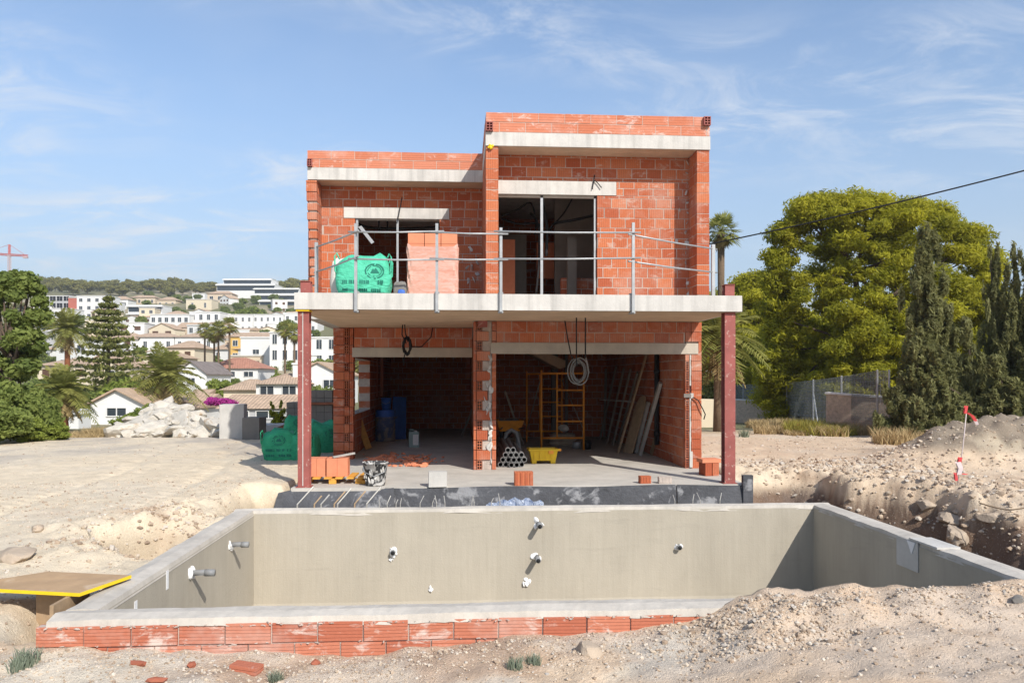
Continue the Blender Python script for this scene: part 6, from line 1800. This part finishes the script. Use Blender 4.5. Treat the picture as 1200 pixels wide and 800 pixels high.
V(150,190,358,376,'modern white house with wide dark glass bands','wallwhite','flat',2,2,10,d=345,bands=True)
V(90,128,347,374,'three storey white villa on the left slope','wallwhite','flat',3,4,10,d=350,ww=.4)
V(128,150,346,362,'small white villa under the ridge pines','wallwhite','hip',1,3,9,d=410,roofh=.3,ww=.35)
t=V(50,82,347,371,'unfinished concrete frame building with a red side wall','wallgrey','flat',3,4,10,d=368,ww=.86,wh=.72,name='frame_building',cat='building',win='black')
V(80,91,349,368,'red rendered block attached to the unfinished frame building','wallred','flat',1,1,10,d=367,wh=.05,ww=.1,name='red_block',cat='building')
V(152,182,345,357,'beige house row under the ridge, left part','wallbeige','hip',1,4,9,d=430,roofh=.3,ww=.3)
V(184,206,347,362,'beige house row under the ridge, right part','wallbeige','hip',1,3,9,d=425,roofh=.3,ww=.3)
V(218,248,351,364,'plain cream walled house below the arched house','wallcream','flat',1,2,9,d=392,ww=.15)
V(243,272,340,354,'tan house with arched openings below the big white terrace building','wallbeige','hip',1,3,9,d=440,roofh=.3,ww=.4)
V(196,216,364,378,'tan house in the trees of the middle slope','wallbeige','hip',1,2,9,d=340,roofh=.3)
V(110,132,372,392,'low white house above the norfolk pine','wallwhite','flat',1,3,9,d=262,ww=.4)
V(140,160,378,394,'small tan house right of the norfolk pine top','wallcream','hip',1,2,9,d=255,roofh=.3)
V(60,84,362,386,'white stepped house below the unfinished frame','wallwhite','flat',2,2,9,d=310,ww=.35)
q=random.Random(61)
FILL=[(c,n) for c in ('white','cream','beige') for n in range(14)]
walls={'white':'wallwhite','cream':'wallcream','beige':'wallbeige'}
where=['high on the hillside','midway up the hillside','low on the hillside']
for k in range(78):
    c=q.choice(('white','white','white','cream','beige')); vb=q.uniform(358,438); dd_=float(np.interp(-vb,-PV[4:19],PD[4:19]))
    u=q.uniform(46,385); wd=q.uniform(5.5,10)/dd_*F; hh=q.choice((3.2,3.4,6.0))/dd_*F
    rf_=q.choice(('flat','flat','hip','gablex','gable'))
    V(u-wd/2,u+wd/2,vb-hh,vb,'small %s house with a %s %s'%(c,'flat roof' if rf_=='flat' else 'tiled roof',where[min(2,int((vb-358)/36))]),walls[c],rf_,2 if hh*dd_/F>5 else 1,q.choice((2,3)),q.uniform(6,9),d=dd_+q.uniform(2,7),roofh=.3,ww=q.uniform(.25,.45),wh=q.uniform(.35,.5),rz=q.uniform(-.5,.5),win=q.choice(('glass','shutter')))['group']='small houses scattered over the hillside'
# stepped white complex on the hill top
V(262,318,327,334,'upper floor of the big white terrace building on the hill','wallwhite','flat',1,1,16,d=520,bands=True,name='hotel_block',cat='building',base_extra=1)
V(254,322,333,342,'middle floor of the big white terrace building on the hill','wallwhite','flat',1,1,22,d=512,bands=True,name='hotel_block',cat='building',base_extra=6)
V(298,350,338,352,'right wing of the big white terrace building with two glass bands','wallwhite','flat',2,1,18,d=480,bands=True,name='hotel_block',cat='building',base_extra=6)
V(304,348,352,370,'lower wing of the big white terrace building nearest the viewer','wallwhite','flat',2,1,18,d=425,bands=True,name='hotel_block',cat='building',base_extra=6)
V(225,240,344,350,'tiny white house at the left end of the hill top','wallwhite','flat',1,2,9,d=470,ww=.4)
# tower crane far away
d=640; x,y=at_d(11,d); z=gz1(x,y); t=thing('tower_crane','red tower crane far off above the leafy tree','crane',(x,y,z),-YAW)
k=d/F
def lattice(mb,a,b,w,n):
    a,b=Vector(a),Vector(b); ax=(b-a).normalized(); s=ax.cross(Vector((0,1,0))); 
    for sx in (-1,1):
        for sy in (-1,1): mb.tube([a+s*sx*w/2+Vector((0,sy*w/2,0)),b+s*sx*w/2+Vector((0,sy*w/2,0))],.26,4)
    for i in range(n):
        p=a+(b-a)*i/n; r=a+(b-a)*(i+1)/n; sg=1 if i%2 else -1
        for sy in (-1,1): mb.tube([p+s*sg*w/2+Vector((0,sy*w/2,0)),r-s*sg*w/2+Vector((0,sy*w/2,0))],.16,4)
M['cranered']=simple('crane_red',(.50,.10,.07),.6,4,.1,0); M['cranegrey']=simple('crane_mast_grey',(.48,.36,.34),.6,4,.1,0)
zt=zat(298,d)-z
mb=MB(); lattice(mb,(0,0,0),(0,0,zt),1.6,26); mb.build('mast',M['cranegrey'],t)
mb=MB(); lattice(mb,(-22,0,zt+.8),(15,0,zt-1.2),1.3,26); mb.tube([(0,0,zt+8),(-20,0,zt+1.2)],.14,4); mb.tube([(0,0,zt+8),(13,0,zt-.6)],.14,4); mb.build('jib',M['cranered'],t)
mb=MB(); lattice(mb,(0,0,zt),(0,0,zt+8),1.1,5); mb.build('tower_peak',M['cranered'],t)
mb=MB(); mb.box(11.5,15,-1,1,zt-3.2,zt-1.8,.5); mb.build('counterweight',M['cranegrey'],t)
# ================================================================== LIGHT, SKY, CAMERA
SUN_EL,SUN_AZ=R(37.8),R(28.0)          # sun behind the viewer, to the right
sd=Vector((math.sin(SUN_AZ)*math.cos(SUN_EL),-math.cos(SUN_AZ)*math.cos(SUN_EL),math.sin(SUN_EL)))
sun=bpy.data.lights.new('sun','SUN'); sun.energy=3.5; sun.angle=R(.5); sun.color=(1,.955,.885)
so=bpy.data.objects.new('sun',sun); COL.objects.link(so); so.rotation_euler=(-sd).to_track_quat('-Z','Y').to_euler(); so.location=(8,-10,14)
w=bpy.data.worlds.new('World'); scn.world=w; w.use_nodes=True
nt=w.node_tree; N=nt.nodes; bg=N['Background']; bg.inputs['Strength'].default_value=.13
sky=N.new('ShaderNodeTexSky'); sky.sky_type='NISHITA'; sky.sun_disc=False
sky.sun_elevation=SUN_EL; sky.sun_rotation=math.atan2(sd.x,sd.y); sky.air_density=1.0; sky.dust_density=.8; sky.ozone_density=1.8; sky.altitude=60
tc=N.new('ShaderNodeTexCoord')
sep=N.new('ShaderNodeSeparateXYZ'); nt.links.new(tc.outputs['Generated'],sep.inputs[0])
def wm(op,a,b=0):
    n=N.new('ShaderNodeMath'); n.operation=op
    for i,x in enumerate((a,b)):
        if isinstance(x,(int,float)): n.inputs[i].default_value=x
        else: nt.links.new(x,n.inputs[i])
    return n.outputs[0]
zc=wm('ADD',wm('MAXIMUM',sep.outputs[2],0),.14)
cx=wm('DIVIDE',sep.outputs[0],zc); cy_=wm('DIVIDE',sep.outputs[1],zc)
cb=N.new('ShaderNodeCombineXYZ'); nt.links.new(cx,cb.inputs[0]); nt.links.new(cy_,cb.inputs[1])
def wnoise(scale,det,rough,dist,loc,sc=(1,1,1),rot=0):
    m=N.new('ShaderNodeMapping'); m.inputs['Location'].default_value=loc; m.inputs['Scale'].default_value=sc; m.inputs['Rotation'].default_value=(0,0,rot); nt.links.new(cb.outputs[0],m.inputs[0])
    n=N.new('ShaderNodeTexNoise'); nt.links.new(m.outputs[0],n.inputs['Vector']); n.inputs['Scale'].default_value=scale; n.inputs['Detail'].default_value=det; n.inputs['Roughness'].default_value=rough; n.inputs['Distortion'].default_value=dist
    return n.outputs['Fac']
def wramp(f,a,b,va=0,vb=1):
    n=N.new('ShaderNodeMapRange'); n.interpolation_type='SMOOTHSTEP'; nt.links.new(f,n.inputs[0])
    for i,x in enumerate((a,b,va,vb)): n.inputs[1+i].default_value=x
    return n.outputs[0]
band=wramp(wnoise(.75,3,.5,.3,CLOUD_A),.44,.64)
wisp=wramp(wnoise(2.6,9,.68,.9,CLOUD_B,(1,1.6,1),.5),.40,.70)
veil=wramp(wnoise(.5,4,.55,.4,(9,2,0)),.45,.75)
cl=wm('ADD',wm('MULTIPLY',wm('MULTIPLY',band,wisp),.75),wm('MULTIPLY',veil,.2))
mx=N.new('ShaderNodeMix'); mx.data_type='RGBA'; nt.links.new(cl,mx.inputs[0]); hx=N.new('ShaderNodeMix'); hx.data_type='RGBA'; nt.links.new(wramp(sep.outputs[2],-.02,.42,.82,0),hx.inputs[0]); nt.links.new(sky.outputs[0],hx.inputs[6]); hx.inputs[7].default_value=(2.15,2.65,3.35,1); nt.links.new(hx.outputs[2],mx.inputs[6]); mx.inputs[7].default_value=(4.3,4.5,4.8,1)
nt.links.new(mx.outputs[2],bg.inputs['Color'])
cam=bpy.data.cameras.new('camera'); co=bpy.data.objects.new('camera',cam); COL.objects.link(co)
co.location=(0,0,EYE); co.rotation_euler=(R(90),0,-YAW)
cam.sensor_width=36; cam.lens=36*F/1200; cam.shift_y=(V0-400)/1200; cam.clip_end=8000; cam.clip_start=.05
scn.camera=co
scn.view_settings.view_transform='Standard'; scn.view_settings.look='None'; scn.view_settings.exposure=EXPO; scn.view_settings.gamma=1
scn.render.engine='CYCLES'
cy=scn.cycles; cy.use_denoising=True; cy.max_bounces=6; cy.diffuse_bounces=5; cy.glossy_bounces=2; cy.transparent_max_bounces=16; cy.transmission_bounces=2; cy.volume_bounces=0
# ------------------------------------------------------------------ the air between here and the ridge
mb=MB(); mb.box(-950,950,-40,1000,-12,125,.5)
hm=bpy.data.materials.new('pale_air'); hm.use_nodes=True; hn=hm.node_tree
hn.nodes.remove(hn.nodes['Principled BSDF'])
pv=hn.nodes.new('ShaderNodeVolumePrincipled'); pv.inputs['Color'].default_value=(.92,.95,1,1); pv.inputs['Density'].default_value=HAZE; pv.inputs['Anisotropy'].default_value=.2
hn.links.new(pv.outputs[0],hn.nodes['Material Output'].inputs['Volume'])
hz=mb.build('haze',hm); tag(hz,None,None,None,'stuff')
